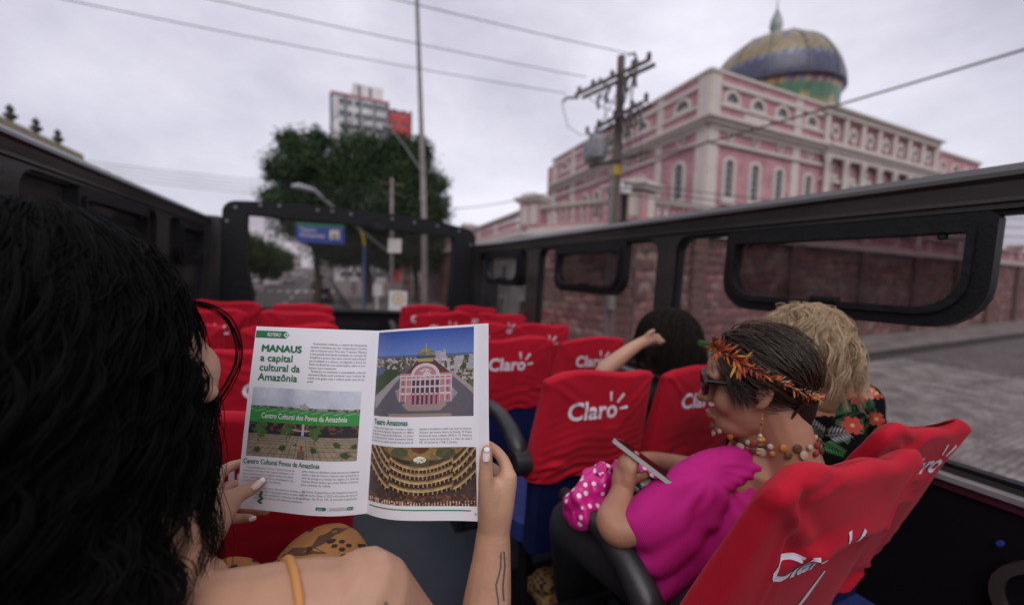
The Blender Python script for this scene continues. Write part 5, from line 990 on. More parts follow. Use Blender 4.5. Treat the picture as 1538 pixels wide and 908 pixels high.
LA = [[(-0.276, 0.608, -0.526, 0.045), (-0.22, 0.597, -0.47, 0.042), (-0.17, 0.61, -0.412, 0.036), (-0.145, 0.649, -0.39, 0.029), (-0.132, 0.671, -0.379, 0.025)], [(-0.132, 0.671, -0.379, 0.024), (-0.123, 0.69, -0.37, 0.02), (-0.115, 0.701, -0.361, 0.017)],
 [(-0.135, 0.678, -0.379, 0.022), (-0.139, 0.709, -0.364, 0.02), (-0.141, 0.735, -0.352, 0.0145)], [(-0.134, 0.688, -0.389, 0.02), (-0.138, 0.724, -0.383, 0.019), (-0.138, 0.748, -0.379, 0.0135)], [(-0.132, 0.698, -0.398, 0.018), (-0.132, 0.728, -0.398, 0.016), (-0.13, 0.749, -0.4, 0.012)],
 [(-0.12, 0.7, -0.368, 0.0165), (-0.108, 0.708, -0.358, 0.013), (-0.094, 0.715, -0.356, 0.011), (-0.084, 0.721, -0.353, 0.01), (-0.077, 0.726, -0.349, 0.008)], [(-0.142, 0.735, -0.354, 0.0125), (-0.139, 0.761, -0.345, 0.0098), (-0.129, 0.783, -0.344, 0.0088), (-0.112, 0.792, -0.343, 0.007)],
 [(-0.138, 0.749, -0.379, 0.012), (-0.132, 0.773, -0.375, 0.0098), (-0.118, 0.789, -0.38, 0.0088), (-0.098, 0.788, -0.386, 0.007)], [(-0.132, 0.748, -0.399, 0.0115), (-0.121, 0.769, -0.403, 0.0096), (-0.102, 0.776, -0.417, 0.0086), (-0.072, 0.76, -0.419, 0.007)], [(-0.127, 0.732, -0.406, 0.0105), (-0.12, 0.749, -0.416, 0.0088), (-0.105, 0.75, -0.419, 0.0078), (-0.092, 0.74, -0.415, 0.0064)]]
BODY = [[(-0.150, 0.520, -0.420, 0.07), (-0.160, 0.525, -0.340, 0.056), (-0.175, 0.540, -0.27, 0.050), (-0.185, 0.552, -0.22, 0.05)], [(-0.140, 0.520, -0.425, 0.07), (-0.060, 0.476, -0.395, 0.064), (0.002, 0.446, -0.378, 0.062), (0.050, 0.44, -0.380, 0.055)], [(-0.145, 0.540, -0.410, 0.07), (-0.229, 0.618, -0.390, 0.065), (-0.321, 0.681, -0.415, 0.055), (-0.30, .65, -.50, .045), (-.276, .608, -.526, .045)],
 [(-0.022, 0.504, -0.475, 0.09), (-0.067, 0.492, -0.43, 0.065), (-0.142, 0.53, -0.41, 0.06)], [(-0.097, 0.50, -0.656, 0.13), (-0.095, 0.52, -0.50, 0.11), (-0.134, 0.53, -0.45, 0.07)]]
HF = frame((-.208, .575, -.158), (.80, .52, -.30), (.1, 0, 1))
hc, he = head_parts(HF)
rb_ = blob('body', RA + LA + BODY + hc, he, M_sk1, reader, .0034, 4)
bvr = bvh(rb_)
M_nail = mat('pale_nail_varnish', (0.62, 0.48, 0.46), .2); M_nailw = mat('white_nail_tip', (0.78, 0.76, 0.76), .2); M_tat = mat('tattoo_ink', (0.10, 0.085, 0.075), .6)
for c_, al in (((.2255, .5265, -.2590), (.02, .05, 1)), ((-.0815, .7105, -.3462), (.75, .45, .45))):
    vd = V3(c_).normalized(); nail(V3(c_) + vd * .0, -vd, al, M_nail, rb_, .0052, .0078); nail(V3(c_) + V3(al).normalized() * .0095, -vd, al, M_nailw, rb_, .0042, .0030)
nail((-.0885, .7335, -.4130), (.1, -1, .2), (.8, -.3, .2), M_nail, rb_, .004, .005)
def sw(pts, w_): return [[(x0 - w_, y0), (x0 + w_, y0), (x1 + w_, y1), (x1 - w_, y1)] for (x0, y0), (x1, y1) in zip(pts[:-1], pts[1:])]
for org, pts in (((.262, .529, -.455), [(.0, .03), (.001, .01), (-.004, -.01), (.001, -.03), (.004, -.05)]), ((.268, .529, -.455), [(-.001, .03), (.002, .012), (.001, -.012), (.004, -.03)]), ((.262, .529, -.43), [(-.004, .006), (.010, .004)])):
    decal(bvr, 'tattoo', org, V3(org), (0, 0, 1), sw(pts, .0012), M_tat, rb_, .0006)
decal(bvr, 'tattoo', (.070, .425, -.37), (.12, .72, -.6), (0, 0, 1), sw([(-.006, .008), (.0, -.002), (.008, -.012)], .0018) + sw([(.004, .01), (.01, 0)], .0015), M_tat, rb_, .0008)
M_strap = mat('ochre_strap', (0.50, 0.22, 0.065), .7); b = MB(); pts = []
for px_, py_, pz in [(-.030 + .032 * i / 14, .52 - .16 * i / 14, 0) for i in range(15)] if True else ((-.028, .60, -.46), (-.026, .55, -.38), (-.020, .50, -.34), (-.012, .45, -.33), (-.002, .40, -.35), (.008, .36, -.40), (.012, .34, -.46)):
    h = bvr.ray_cast(V3((px_, py_, -.1)), V3((0, 0, -1)), .6)
    if h[0] is not None: pts.append(tuple(h[0] + V3((0, 0, .0015))))
def ribbon(b, pts, w_, up, th=.0012):
    P = [V3(p) for p in pts]; L = []
    for i, p in enumerate(P):
        t = (P[min(i + 1, len(P) - 1)] - P[max(i - 1, 0)]).normalized(); s_ = t.cross(V3(up)).normalized(); L.append((p - s_ * w_, p + s_ * w_))
    vs = [tuple(q) for a in L for q in a] + [tuple(q - V3(up) * th) for a in L for q in a]; n = len(L) * 2
    return b.add(vs, [(2 * i, 2 * i + 1, 2 * i + 3, 2 * i + 2) for i in range(len(L) - 1)] + [(n + 2 * i + 2, n + 2 * i + 3, n + 2 * i + 1, n + 2 * i) for i in range(len(L) - 1)])
b.tube(pts, .0048, 8); b.build('top_strap', M_strap, reader, 'full')
# ochre patterned trousers
tr_ = blob('trousers', [[(-.10, .36, -.66, .12), (-.07, .55, -.62, .10), (-.005, .74, -.585, .088), (.030, .81, -.59, .082), (.045, .82, -.75, .065), (.06, .76, -1.05, .05)], [(-.16, .38, -.66, .12), (-.17, .56, -.63, .09), (-.135, .79, -.595, .078), (-.135, .80, -.8, .06), (-.14, .78, -1.05, .05)]], [((-.12, .34, -.70), (.17, .15, .12), None)], mat('ochre_trouser_cloth', (0.50, 0.235, 0.07), .8, col2=(.42, .19, .055), nscale=12, bump=.2, bscale=200), reader, .008, 6)
M_pb, M_pk = mat('print_brown', (0.13, 0.055, 0.025), .8), mat('print_dark_brown', (0.05, 0.022, 0.012), .8); bt = bvh(tr_)
r9 = random.Random(9)
for k in range(120):
    org = (r9.uniform(-.20, .12), r9.uniform(.52, .86), -.5); ty = k % 3
    if ty == 0: a0 = r9.uniform(-.5, .9); polys = [[(-.045, 0), (-.015, .012), (.02, .010), (.05, 0), (.015, -.010), (-.02, -.009)]]
    elif ty == 1: a0 = r9.uniform(0, 3); polys = [[(.006 * math.cos(q) + dx, .004 * math.sin(q) + dy) for q in (0, 1, 2, 3, 4, 5)] for dx, dy in ((0, 0), (.014, .006), (.005, .015), (-.010, .009), (.018, -.008), (-.002, -.012))]
    else: a0 = r9.uniform(0, 3); polys = [[(.009 * math.cos(q), .005 * math.sin(q)) for q in (0, 1, 2, 3, 4, 5)]]
    decal(bt, 'printed_motif', org, (0.1, .35, -1), (0, 1, 0), polys, M_pb if ty == 0 else M_pk, tr_, .0012, 1.0, a0)
# hair
M_hair = mat('black_hair', (0.0035, 0.0026, 0.0026), .75, spec=.12); M_hair2 = mat('dark_brown_hair', (0.030, 0.017, 0.010), .38, col2=(0.075, 0.040, 0.020), nscale=9, stretch=(1, 1, 1)); M_hair3 = mat('blonde_hair', (0.36, 0.235, 0.125), .45, col2=(0.20, 0.115, 0.055), nscale=14); M_hair4 = mat('very_dark_brown_hair', (0.014, 0.009, 0.007), .36)
hm = blob('hair_mass', [[(-.265, .560, -.08, .095), (-.27, .55, -.17, .10), (-.25, .53, -.27, .098), (-.215, .50, -.36, .085), (-.185, .48, -.43, .05)], [(-.26, .60, -.12, .08), (-.29, .62, -.25, .08), (-.28, .62, -.36, .06)], [(-.215, .53, -.23, .045), (-.195, .505, -.30, .042), (-.170, .475, -.37, .036), (-.15, .44, -.42, .03)]], [((-.266, .572, -.080), (.108, .106, .112), None)], M_hair, reader, .008, 3, disp=lambda x, y, z: .010 * mnoise.noise(V3((x * 22, y * 22, z * 9))))
paths = []; r8 = random.Random(8)
for k in range(2200):
    th = r8.uniform(0, 2 * math.pi); el = r8.uniform(-.1, 1.5); rad = .110 + r8.uniform(0, .014)
    d_ = V3((math.cos(th) * math.cos(el), math.sin(th) * math.cos(el), math.sin(el))); face = d_.dot(V3((.80, .52, -.3)))
    if face > .78 and d_.z < .72: continue
    p = V3((-.266, .572, -.080)) + d_ * rad; L = r8.uniform(.16, .40); n = 30; P = []; ph_, cr, fr = r8.uniform(0, 6.28), r8.uniform(.005, .015), r8.uniform(34, 62); out_ = V3((d_.x, d_.y, 0)); out_ = out_.normalized() if out_.length > .1 else V3((1, 0, 0))
    cur = p.copy(); vel = (d_.cross(V3((0, 0, 1))).cross(d_) * -1); vel = vel.normalized() if vel.length > 1e-3 else V3((-.3, -.3, 0))
    for i in range(n):
        t = i / (n - 1); w_ = min(1, t * 2.5); side = out_.cross(V3((0, 0, 1)))
        wob = (out_ * .6 * math.cos(fr * t * L * 3.2 + ph_) + side * math.sin(fr * t * L * 3.2 + ph_)) * cr * w_
        P.append(tuple(cur + wob)); g_ = V3((0, 0, -1)); vel = (vel * .80 + g_ * .20 + out_ * (.03 if out_.x < .2 else .004) * (1 - t)).normalized(); cur = cur + vel * (L / n)
        c2 = cur - V3((-.266, .572, -.080))
        if c2.length < .114 and cur.z > -.16: cur = V3((-.266, .572, -.080)) + c2.normalized() * .114
    paths.append(P)
strands('hair', paths, .0008, M_hair, reader)
curl = []
HCN = V3((-.266, .572, -.078))
for k in range(520):    # broad loose waves lying over the fine hair
    th = r8.uniform(0, 2 * math.pi); el = r8.uniform(.0, 1.45); d_ = V3((math.cos(th) * math.cos(el), math.sin(th) * math.cos(el), math.sin(el))); face = d_.dot(V3((.80, .52, -.3)).normalized())
    if face > .80 and d_.z < .7: continue
    cur = HCN + d_ * (.114 + r8.uniform(0, .012)); L = r8.uniform(.22, .46); n = 30; P = []; q, am, fr = r8.uniform(0, 6.28), r8.uniform(.007, .017), r8.uniform(16, 34); out_ = V3((d_.x, d_.y, 0)).normalized(); side = out_.cross(V3((0, 0, 1))); vel = (V3((0, 0, -1)) + d_ * d_.z); vel = vel.normalized() if vel.length > .05 else V3((-.3, -.3, 0)); vel = (vel + out_ * .3 * max(0, d_.z)).normalized()
    for i in range(n):
        t = i / (n - 1); P.append(tuple(cur + (out_ * math.cos(fr * t + q) * .7 + side * math.sin(fr * t + q)) * am * min(1, t * 2))); vel = (vel * .82 + V3((.02, -.05, -1)) * .18 + out_ * (.03 if out_.x < .2 else .006)).normalized(); cur = cur + vel * (L / n); c2 = cur - HCN
        if c2.length < .117 and cur.z > -.16: cur = HCN + c2.normalized() * .117
    curl.append(P)
for k in range(230):    # ringlets falling over neck and shoulder
    p0 = V3((-.185 + r8.uniform(-.04, .012), .52 + r8.uniform(-.04, .02), -.20 - r8.uniform(0, .14))); P = []; A_ = r8.uniform(.006, .015); q = r8.uniform(0, 6.28); ln = r8.uniform(.10, .22); x_ = r8.uniform(-.02, .055)
    for i in range(34): t = i / 33; P.append((p0.x + .03 * t + x_ * math.sin(t * 2.2) + A_ * math.sin(t * 20 + q) * t ** .5, p0.y - .10 * t + A_ * math.cos(t * 20 + q) * t ** .5, p0.z - ln * t))
    curl.append(P)
fine_ = []
for P in curl:
    for j in range(13):
        o2 = [r8.gauss(0, .0030) for _ in range(3)]; n = len(P); fine_.append([(x + o2[0] * (.6 + i / n), y + o2[1] * (.6 + i / n), z + o2[2] * (.6 + i / n)) for i, (x, y, z) in enumerate(P)])
strands('hair_waves', fine_, .0006, M_hair, reader)
curl = []
for k in range(12):    # the long loop that crosses the red seats
    o_ = [r8.uniform(-.003, .003) for _ in range(3)]; curl.append([(x + o_[0] * (1 + i * .2), y + o_[1], z + o_[2] * (1 + i * .2)) for i, (x, y, z) in enumerate(((-.16, .60, -.055), (-.135, .615, -.058), (-.112, .625, -.075), (-.100, .63, -.105), (-.098, .63, -.135), (-.108, .63, -.165), (-.120, .625, -.190), (-.118, .62, -.215)))])
curl = [[tuple(V3(P[i]) * (1 - f_) * (1 - f_) * (1 + 2 * f_) + V3(P[i + 1]) * f_ * f_ * (3 - 2 * f_) + (V3(P[min(i + 1, len(P) - 1)]) - V3(P[max(i - 1, 0)])) * .5 * f_ * (1 - f_) ** 2 - (V3(P[min(i + 2, len(P) - 1)]) - V3(P[i])) * .5 * f_ * f_ * (1 - f_)) for i in range(len(P) - 1) for f_ in (0, .2, .4, .6, .8)] for P in curl]
strands('hair_curls', curl, .0006, M_hair, reader, taper=False)
# ---------------------------------------------------------------- woman in the pink blouse
pw = thing('person', 'woman in a magenta blouse with orange feather headband and sunglasses, holding a phone', 'person', BUS)
PF = frame((.846, .538, -.187), (-.56, .82, -.16), (.0, .08, 1))
hc, he = head_parts(PF)
arm_ = [[(.71, .56, -.40, .032), (.63, .57, -.45, .031), (.558, .588, -.480, .032), (.552, .612, -.475, .035), (.578, .628, -.455, .031), (.598, .642, -.436, .0235)],
        [(.598, .642, -.436, .023), (.606, .650, -.418, .026), (.612, .655, -.402, .024)], [(.602, .636, -.425, .018), (.604, .634, -.402, .016)],
        [(.612, .655, -.402, .013), (.606, .662, -.388, .011), (.618, .668, -.376, .009), (.630, .664, -.372, .008)], [(.606, .648, -.398, .013), (.602, .650, -.380, .011), (.614, .655, -.366, .009), (.628, .652, -.362, .008)],
        [(.604, .640, -.396, .013), (.603, .640, -.378, .011), (.613, .643, -.362, .009), (.626, .640, -.356, .008)], [(.604, .632, -.400, .012), (.606, .628, -.384, .010), (.616, .628, -.368, .008)],
        [(.622, .640, -.408, .013), (.630, .626, -.400, .011), (.630, .612, -.388, .009)]]
torso = [[(.872, .535, -.255, .052), (.876, .53, -.31, .056), (.872, .53, -.37, .075)], [(.71, .555, -.405, .030), (.80, .535, -.392, .034), (.875, .53, -.378, .042), (.97, .55, -.385, .044), (1.02, .575, -.41, .036)], [(.875, .545, -.43, .062), (.86, .54, -.52, .08), (.84, .53, -.62, .10)]]
far_arm = [[(1.04, .58, -.39, .045), (1.06, .70, -.50, .038), (.95, .80, -.50, .03), (.84, .80, -.47, .024), (.76, .77, -.45, .022)], [(.76, .77, -.45, .02), (.72, .75, -.445, .016), (.69, .73, -.44, .010)]]
pb = blob('body', arm_ + torso + far_arm + hc, he, M_sk2, pw, .0042, 4)
M_mag = mat('magenta_crepe', (0.50, 0.012, 0.20), .75, spec=.25)
t = M_mag.node_tree; wv = t.nodes.new('ShaderNodeTexWave'); wv.inputs['Scale'].default_value = 95; wv.inputs['Distortion'].default_value = 1.2; wv.inputs['Detail Scale'].default_value = .6; wv.bands_direction = 'X'
mpn = t.nodes.new('ShaderNodeMapping'); mpn.inputs['Rotation'].default_value = (0.3, .5, .4); t.links.new(t.nodes['Texture Coordinate'].outputs['Object'], mpn.inputs[0]); t.links.new(mpn.outputs[0], wv.inputs['Vector'])
bpn = t.nodes.new('ShaderNodeBump'); bpn.inputs['Strength'].default_value = .7; bpn.inputs['Distance'].default_value = .0015; t.links.new(wv.outputs['Fac'], bpn.inputs['Height']); t.links.new(bpn.outputs[0], t.nodes['Principled BSDF'].inputs['Normal'])
def folds(a, s1, s2, dirv=(1, .2, .3)):
    d_ = V3(dirv).normalized()
    return lambda x, y, z: a * (math.sin(V3((x, y, z)).dot(d_) * s1 + 3 * mnoise.noise(V3((x * s2, y * s2, z * s2)))) + mnoise.noise(V3((x * s2 * 2, y * s2 * 2, z * s2))))
def blouse_folds(x, y, z):
    o_ = 0.0
    for (sx_, sy_, sz_, q, am) in ((.735, .55, -.345, 17, .0045), (.90, .50, -.34, 15, .004)):
        h_ = (x - sx_) * .62 - (y - sy_) * .55 + .2 * (z - sz_); v_ = z - sz_; rr_ = math.hypot(h_, v_) + 1e-4; a_ = math.atan2(v_, h_) + .35 * mnoise.noise(V3((x * 9, y * 9, z * 9)))
        s_ = math.sin(a_ * q + 5 * mnoise.noise(V3((x * 4 + sx_, y * 4, z * 4)))); o_ += am * (abs(s_) ** .8) * (1 if s_ > 0 else -1) * min(1, rr_ / .10) * math.exp(-rr_ / .35)
    return o_
blo = [[(.845, .52, -.352, .034), (.785, .545, -.368, .044), (.735, .55, -.380, .047), (.69, .55, -.405, .056), (.642, .56, -.442, .055), (.602, .572, -.470, .051)], [(.71, .55, -.42, .062), (.655, .55, -.48, .054), (.61, .56, -.53, .038)], [(.76, .54, -.47, .060), (.69, .545, -.52, .052), (.63, .555, -.60, .032)], [(.80, .535, -.45, .068), (.76, .55, -.52, .07), (.69, .57, -.60, .05)],
       [(.85, .55, -.475, .085), (.83, .54, -.55, .095), (.80, .55, -.62, .10)], [(1.035, .585, -.405, .046), (1.02, .60, -.44, .09), (.95, .57, -.50, .11), (.9, .57, -.60, .11)]]
bl = blob('blouse', blo, [], M_mag, pw, .006, 5, disp=blouse_folds)
b = MB(); pts = [(.945, .50, -.298), (.985, .505, -.300), (1.015, .515, -.325), (1.035, .520, -.365), (1.04, .52, -.41)]; b.tube(pts, .009, 8); b.build('blouse_edge', M_mag, pw, 'full')
b = MB(); b.tube([(x - .013, y - .004, z - .012) for x, y, z in pts], .007, 8); b.build('white_strap', mat('white_cotton', (.7, .68, .66), .8), pw, 'full')
M_pant = mat('black_leggings', (0.010, 0.009, 0.013), .8)
blob('leggings', [[(.78, .50, -.66, .12), (.68, .62, -.615, .088), (.595, .765, -.59, .070), (.60, .80, -.63, .064), (.68, .92, -.80, .052), (.77, 1.04, -1.03, .038)], [(.90, .52, -.67, .12), (.82, .68, -.64, .085), (.74, .84, -.62, .068), (.735, .86, -.68, .06), (.80, .95, -.86, .05), (.86, 1.05, -1.04, .036)]], [((.84, .48, -.68), (.17, .14, .12), None)], M_pant, pw, .008, 5)
M_leo = mat('leopard_print', (0.36, 0.22, 0.09), .7); t = M_leo.node_tree; vn = t.nodes.new('ShaderNodeTexVoronoi'); vn.inputs['Scale'].default_value = 75; rpn = t.nodes.new('ShaderNodeValToRGB'); rpn.color_ramp.elements[0].color = (.012, .008, .006, 1); rpn.color_ramp.elements[1].color = (.40, .25, .10, 1); rpn.color_ramp.elements[0].position = .40; rpn.color_ramp.elements[1].position = .46
t.links.new(t.nodes['Texture Coordinate'].outputs['Object'], vn.inputs[0]); t.links.new(vn.outputs['Distance'], rpn.inputs[0]); t.links.new(rpn.outputs[0], t.nodes['Principled BSDF'].inputs['Base Color'])
for dx, dy in ((0, 0), (.10, .02)):
    X0, Y0 = .765 + dx, 1.05 + dy
    blob('foot', [[(X0, Y0, -1.03, .033), (X0 + .005, Y0 + .03, -1.12, .035), (X0 + .01, Y0 + .09, -1.15, .030)]], [], M_sk2, pw, .006, 3)
    blob('shoe', [[(X0 + .005, Y0, -1.155, .034), (X0 + .01, Y0 + .07, -1.15, .037), (X0 + .015, Y0 + .16, -1.14, .042), (X0 + .01, Y0 + .21, -1.155, .034)]], [((X0 + .015, Y0 + .14, -1.09), (.054, .055, .037), None)], M_leo, pw, .006, 4, disp=lambda x, y, z: .003 * mnoise.noise(V3((x * 60, y * 60, z * 60))))
# hair: swept back from the brow to the nape
HC, HR_ = (0, -.021, .037), (.080, .087, .081)
blob('hair_mass', [[tm(PF, p) for p in ((0, -.025, .03, .066), (0, -.056, -.01, .056), (0, -.066, -.055, .036), (0, -.062, -.085, .018))], [tm(PF, p) for p in ((-.068, .034, .045, .016), (-.073, .036, .018, .011), (-.074, .037, -.006, .006))], [tm(PF, p) for p in ((.068, .034, .045, .018), (.072, .030, .01, .012))]], [(tuple(PF @ V3(HC)), HR_, PF)], MATS.get('hair_under') or mat('hair_under', (0.012, .008, .006), .5), pw, .005, 3)
paths = []; r7 = random.Random(17)
for k in range(2300):
    x0 = r7.uniform(-1, 1); d0 = V3((x0 * .95, 1.0 - .9 * abs(x0) ** 2 + r7.uniform(-.9, .2), .75 + r7.uniform(-.25, .35))).normalized(); sd = 1 if d0.x > 0 else -1
    d1 = V3((sd * (.35 + .6 * abs(x0)) * r7.uniform(.5, 1.1), -1.0 + .25 * r7.random(), -.75 + r7.uniform(-.35, .45))).normalized(); off = r7.uniform(.001, .012); lift = r7.uniform(.0, .016); P = []; span = r7.uniform(.35, .95); s0 = r7.uniform(0, .35); wv_ = r7.uniform(-.05, .05)
    for i in range(9):
        t_ = i / 8; a = s0 + (1 - s0) * span * t_; dd = (d0 * (1 - a) + d1 * a); dd.x += wv_ * math.sin(t_ * 4); dd.normalize(); P.append(ellip(PF, HC, HR_, dd, off + lift * math.sin(math.pi * t_) + .003 * mnoise.noise(V3((dd.x * 5, dd.y * 5, dd.z * 5)))))
    paths.append(P)
for k in range(260):   # sideburn wisps and nape
    sd = -1 if k % 3 else 1; y0 = r7.uniform(.026, .062); z0 = r7.uniform(.03, .07); paths.append([tuple(PF @ V3((sd * (.072 + .005 * math.sin(i + k) + .002 * i), y0 + r7.uniform(-.002, .002) - .004 * i, z0 - .014 * i * r7.uniform(.8, 1.1) * (1 if y0 > .028 else .55)))) for i in range(6)])
for k in range(420):
    x0 = r7.uniform(-.055, .055); paths.append([tuple(PF @ V3((x0 * (1 - .06 * i), -.092 + .012 * i - abs(x0) * .3 + r7.uniform(-.003, .003) + abs(x0) * .5, -.02 - .017 * i))) for i in range(7)])
strands('hair', paths, .0010, M_hair2, pw)
# sunglasses
sgm = mat('black_acetate', (0.006, 0.006, 0.007), .2); b = MB(); fr_ = []
for s in (-1, 1):
    A = [(s * .034 + .031 * math.cos(a), .006 + .026 * math.sin(a)) for a in [2 * math.pi * k / 18 for k in range(18)]]; B_ = [(s * .034 + .023 * math.cos(a), .006 + .018 * math.sin(a)) for a in [2 * math.pi * k / 18 for k in range(18)]]
    if s < 0: A.reverse(); B_.reverse()
    n0 = len(b.v); b.ringprism(A, B_, .098, .106)
    b.v[n0:] = [tuple(PF @ V3((x, y - 3.2 * x * x, z))) for x, y, z in b.v[n0:]]
    n0 = len(b.v); b.tube([(s * .064, .086, .012), (s * .076, .060, .012), (s * .080, .02, .008), (s * .080, -.012, .004)], [.0055, .0045, .003, .0025], 6); b.v[n0:] = [tuple(PF @ V3(p)) for p in b.v[n0:]]
n0 = len(b.v); b.tube([(-.008, .103, .010), (.008, .103, .010)], .004, 6); b.v[n0:] = [tuple(PF @ V3(p)) for p in b.v[n0:]]
gs = b.build('sunglasses', sgm, pw, 40)
for s in (-1, 1):
    b = MB(); b.prism([(s * .034 + .023 * math.cos(a), .006 + .018 * math.sin(a)) for a in [2 * math.pi * k / 18 for k in range(18)]], .100, .1015); b.v = [tuple(PF @ V3((x, y - 3.2 * x * x, z))) for x, y, z in b.v]; b.build('lens', mat('dark_lens', (0.03, 0.015, 0.012), .08, spec=.9), gs)
# earring, necklace
bd_ = [mat('bead_%s' % k, c, .4) for k, c in (('orange', (.42, .16, .03)), ('brown', (.10, .05, .025)), ('bone', (.42, .35, .27)), ('red', (.28, .03, .03)))]
M_hair2.node_tree.nodes['Color Ramp'].color_ramp.elements[0].color = (.017, .0095, .006, 1); M_hair2.node_tree.nodes['Color Ramp'].color_ramp.elements[1].color = (.062, .032, .015, 1)
er = thing('earring', 'long dangling earring of orange and brown beads', 'earring', BUS)
e0 = PF @ V3((-.083, -.008, -.042)); ns_ = 0
b = MB(); b.tube([tuple(e0), tuple(e0 + V3((0, 0, -.045)))], .0009, 5); b.build('wire_hook', bd_[0], er)
for k, (dz, r_) in enumerate(((-.012, .0025), (-.022, .0028), (-.046, .0045), (-.054, .0062), (-.064, .0062), (-.072, .0045), (-.080, .005))):
    for q in (0, 1) if k in (3, 4) else (0,): b = MB(); b.lathe([(.001, -r_), (r_ * .8, -r_ * .6), (r_, 0), (r_ * .8, r_ * .6), (.001, r_)], (e0.x + q * .007, e0.y, e0.z + dz), 10); b.build('bead', bd_[k % 3], er, 'full')
nk = thing('necklace', 'double row necklace of round brown and bone coloured seed beads', 'necklace', BUS)
bvp = bvh(pb)
for row, (dz, n_) in enumerate(((0, 30), (-.014, 28))):
    for k in range(n_):
        a = 2 * math.pi * k / n_; c = V3((.872 + .085 * math.cos(a), .535 + .085 * math.sin(a), -.285 + dz * 1.0 + .012 * math.cos(a))); h = bvp.ray_cast(c + V3((math.cos(a), math.sin(a), .25)) * .1, -V3((math.cos(a), math.sin(a), .25)), .3)
        if h[0] is None: continue
        p = h[0] + V3((math.cos(a), math.sin(a), .2)) * .005; r_ = (.0085, .0055, .007)[(k + row) % 3]; nrm = V3((math.cos(a), math.sin(a), .1)).normalized()
        b = MB(); b.tube([tuple(p - nrm * .003), tuple(p - nrm * .0015), tuple(p + nrm * .0015), tuple(p + nrm * .003)], [r_ * .8, r_, r_, r_ * .55], 12); b.build('bead', bd_[(1, 2, 0, 1, 2, 3)[(k + row * 2) % 6]], nk, 30)
# feather headband
fbn = thing('feather_headband', 'headband of orange, yellow and green feathers crossing the dark hair', 'headband', BUS)
fcol = [mat('feather_%s' % k, c, .7) for k, c in (('orange', (.50, .10, .02)), ('red', (.38, .04, .02)), ('yellow', (.55, .30, .06)), ('brown', (.14, .06, .03)), ('green', (.05, .14, .04)), ('cream', (.45, .36, .27)))]
def band(t_): # t from the brow over the temple to the nape, on the near (left) side and round
    a = math.radians(-8 + 196 * t_); return V3((-math.sin(a) * .92 if 0 < t_ < 1.2 else 0, math.cos(a) * 1.0, .62 * math.cos(a) - .06))
b = MB(); b.tube([ellip(PF, HC, HR_, band(k / 30), .016) for k in range(31)], .003, 6); b.build('cord', bd_[1], fbn)
for k in range(296):
    t_ = r7.uniform(0.0, .98); d_ = band(t_); p = V3(ellip(PF, HC, HR_, d_, .016 + r7.uniform(0, .006))); d2 = band(t_ + .05); tg = (V3(ellip(PF, HC, HR_, d2, .02)) - p).normalized(); nrm = (p - PF @ V3(HC)).normalized(); sd = tg.cross(nrm)
    ln = r7.uniform(.015, .032) * (1.25 if t_ < .4 else .62); dv = (tg * r7.uniform(.2, 1.0) + sd * r7.uniform(-1.3, 1.1) + nrm * r7.uniform(.05, .5)).normalized(); wv_ = dv.cross(nrm).normalized(); wd = ln * r7.uniform(.05, .10)
    b = MB(); pts_ = [p, p + dv * ln * .35 + wv_ * wd, p + dv * ln * .75 + wv_ * wd * .8, p + dv * ln - nrm * .002, p + dv * ln * .75 - wv_ * wd * .8, p + dv * ln * .35 - wv_ * wd, p + dv * ln * .5 + nrm * .002]
    ci = 4 if (t_ < .05 and k % 2) else r7.choice((0, 0, 0, 1, 1, 2, 3) if t_ < .5 else (0, 1, 1, 2, 3, 5)); b.add([tuple(q) for q in pts_], [(0, 1, 6), (1, 2, 6), (2, 3, 6), (3, 4, 6), (4, 5, 6), (5, 0, 6)]); b.build('feather', fcol[ci], fbn)
for q in range(4): p = V3(ellip(PF, HC, HR_, band(0.02), .02)); b = MB(); dv = (PF.to_3x3() @ V3((-.1 + .1 * q, 1, .35 - .12 * q))).normalized(); wv_ = dv.cross(V3((1, 0, 0))).normalized() * .005; b.add([tuple(p), tuple(p + dv * .02 + wv_), tuple(p + dv * .038), tuple(p + dv * .02 - wv_)], [(0, 1, 2, 3)]); b.build('feather', fcol[4], fbn)
# phone
A_, B2 = V3((.590, .680, -.335)), V3((.632, .545, -.378)); L_ = (B2 - A_).normalized(); vw = (A_ + B2).normalized(); Wd = (vw - L_ * vw.dot(L_) + V3((0, 0, .16))).normalized(); Wd = (Wd - L_ * Wd.dot(L_)).normalized(); Nn = Wd.cross(L_); Nn = Nn if Nn.z > 0 else -Nn
ph_ = thing('phone', 'dark mobile phone in a pale case held by the woman in the magenta blouse', 'phone', BUS)
def obox(b, o_, la, wa, na): 
    vs = [o_ + L_ * l + Wd * w_ + Nn * n_ for n_ in na for l, w_ in ((la[0] + .006, wa[0]), (la[1] - .006, wa[0]), (la[1], wa[0] + .006), (la[1], wa[1] - .006), (la[1] - .006, wa[1]), (la[0] + .006, wa[1]), (la[0], wa[1] - .006), (la[0], wa[0] + .006))]
    return b.add([tuple(v) for v in vs], [tuple(range(7, -1, -1)), tuple(range(8, 16))] + [(i, (i + 1) % 8, 8 + (i + 1) % 8, 8 + i) for i in range(8)])
obox(MB(), A_, (0, .150), (0, .072), (-.0045, .0045)).build('phone_case', mat('pale_case', (.42, .40, .37), .35, .3), ph_); obox(MB(), A_, (.004, .146), (.003, .069), (.0046, .0056)).build('screen', mat('phone_screen', (.006, .006, .008), .08), ph_)
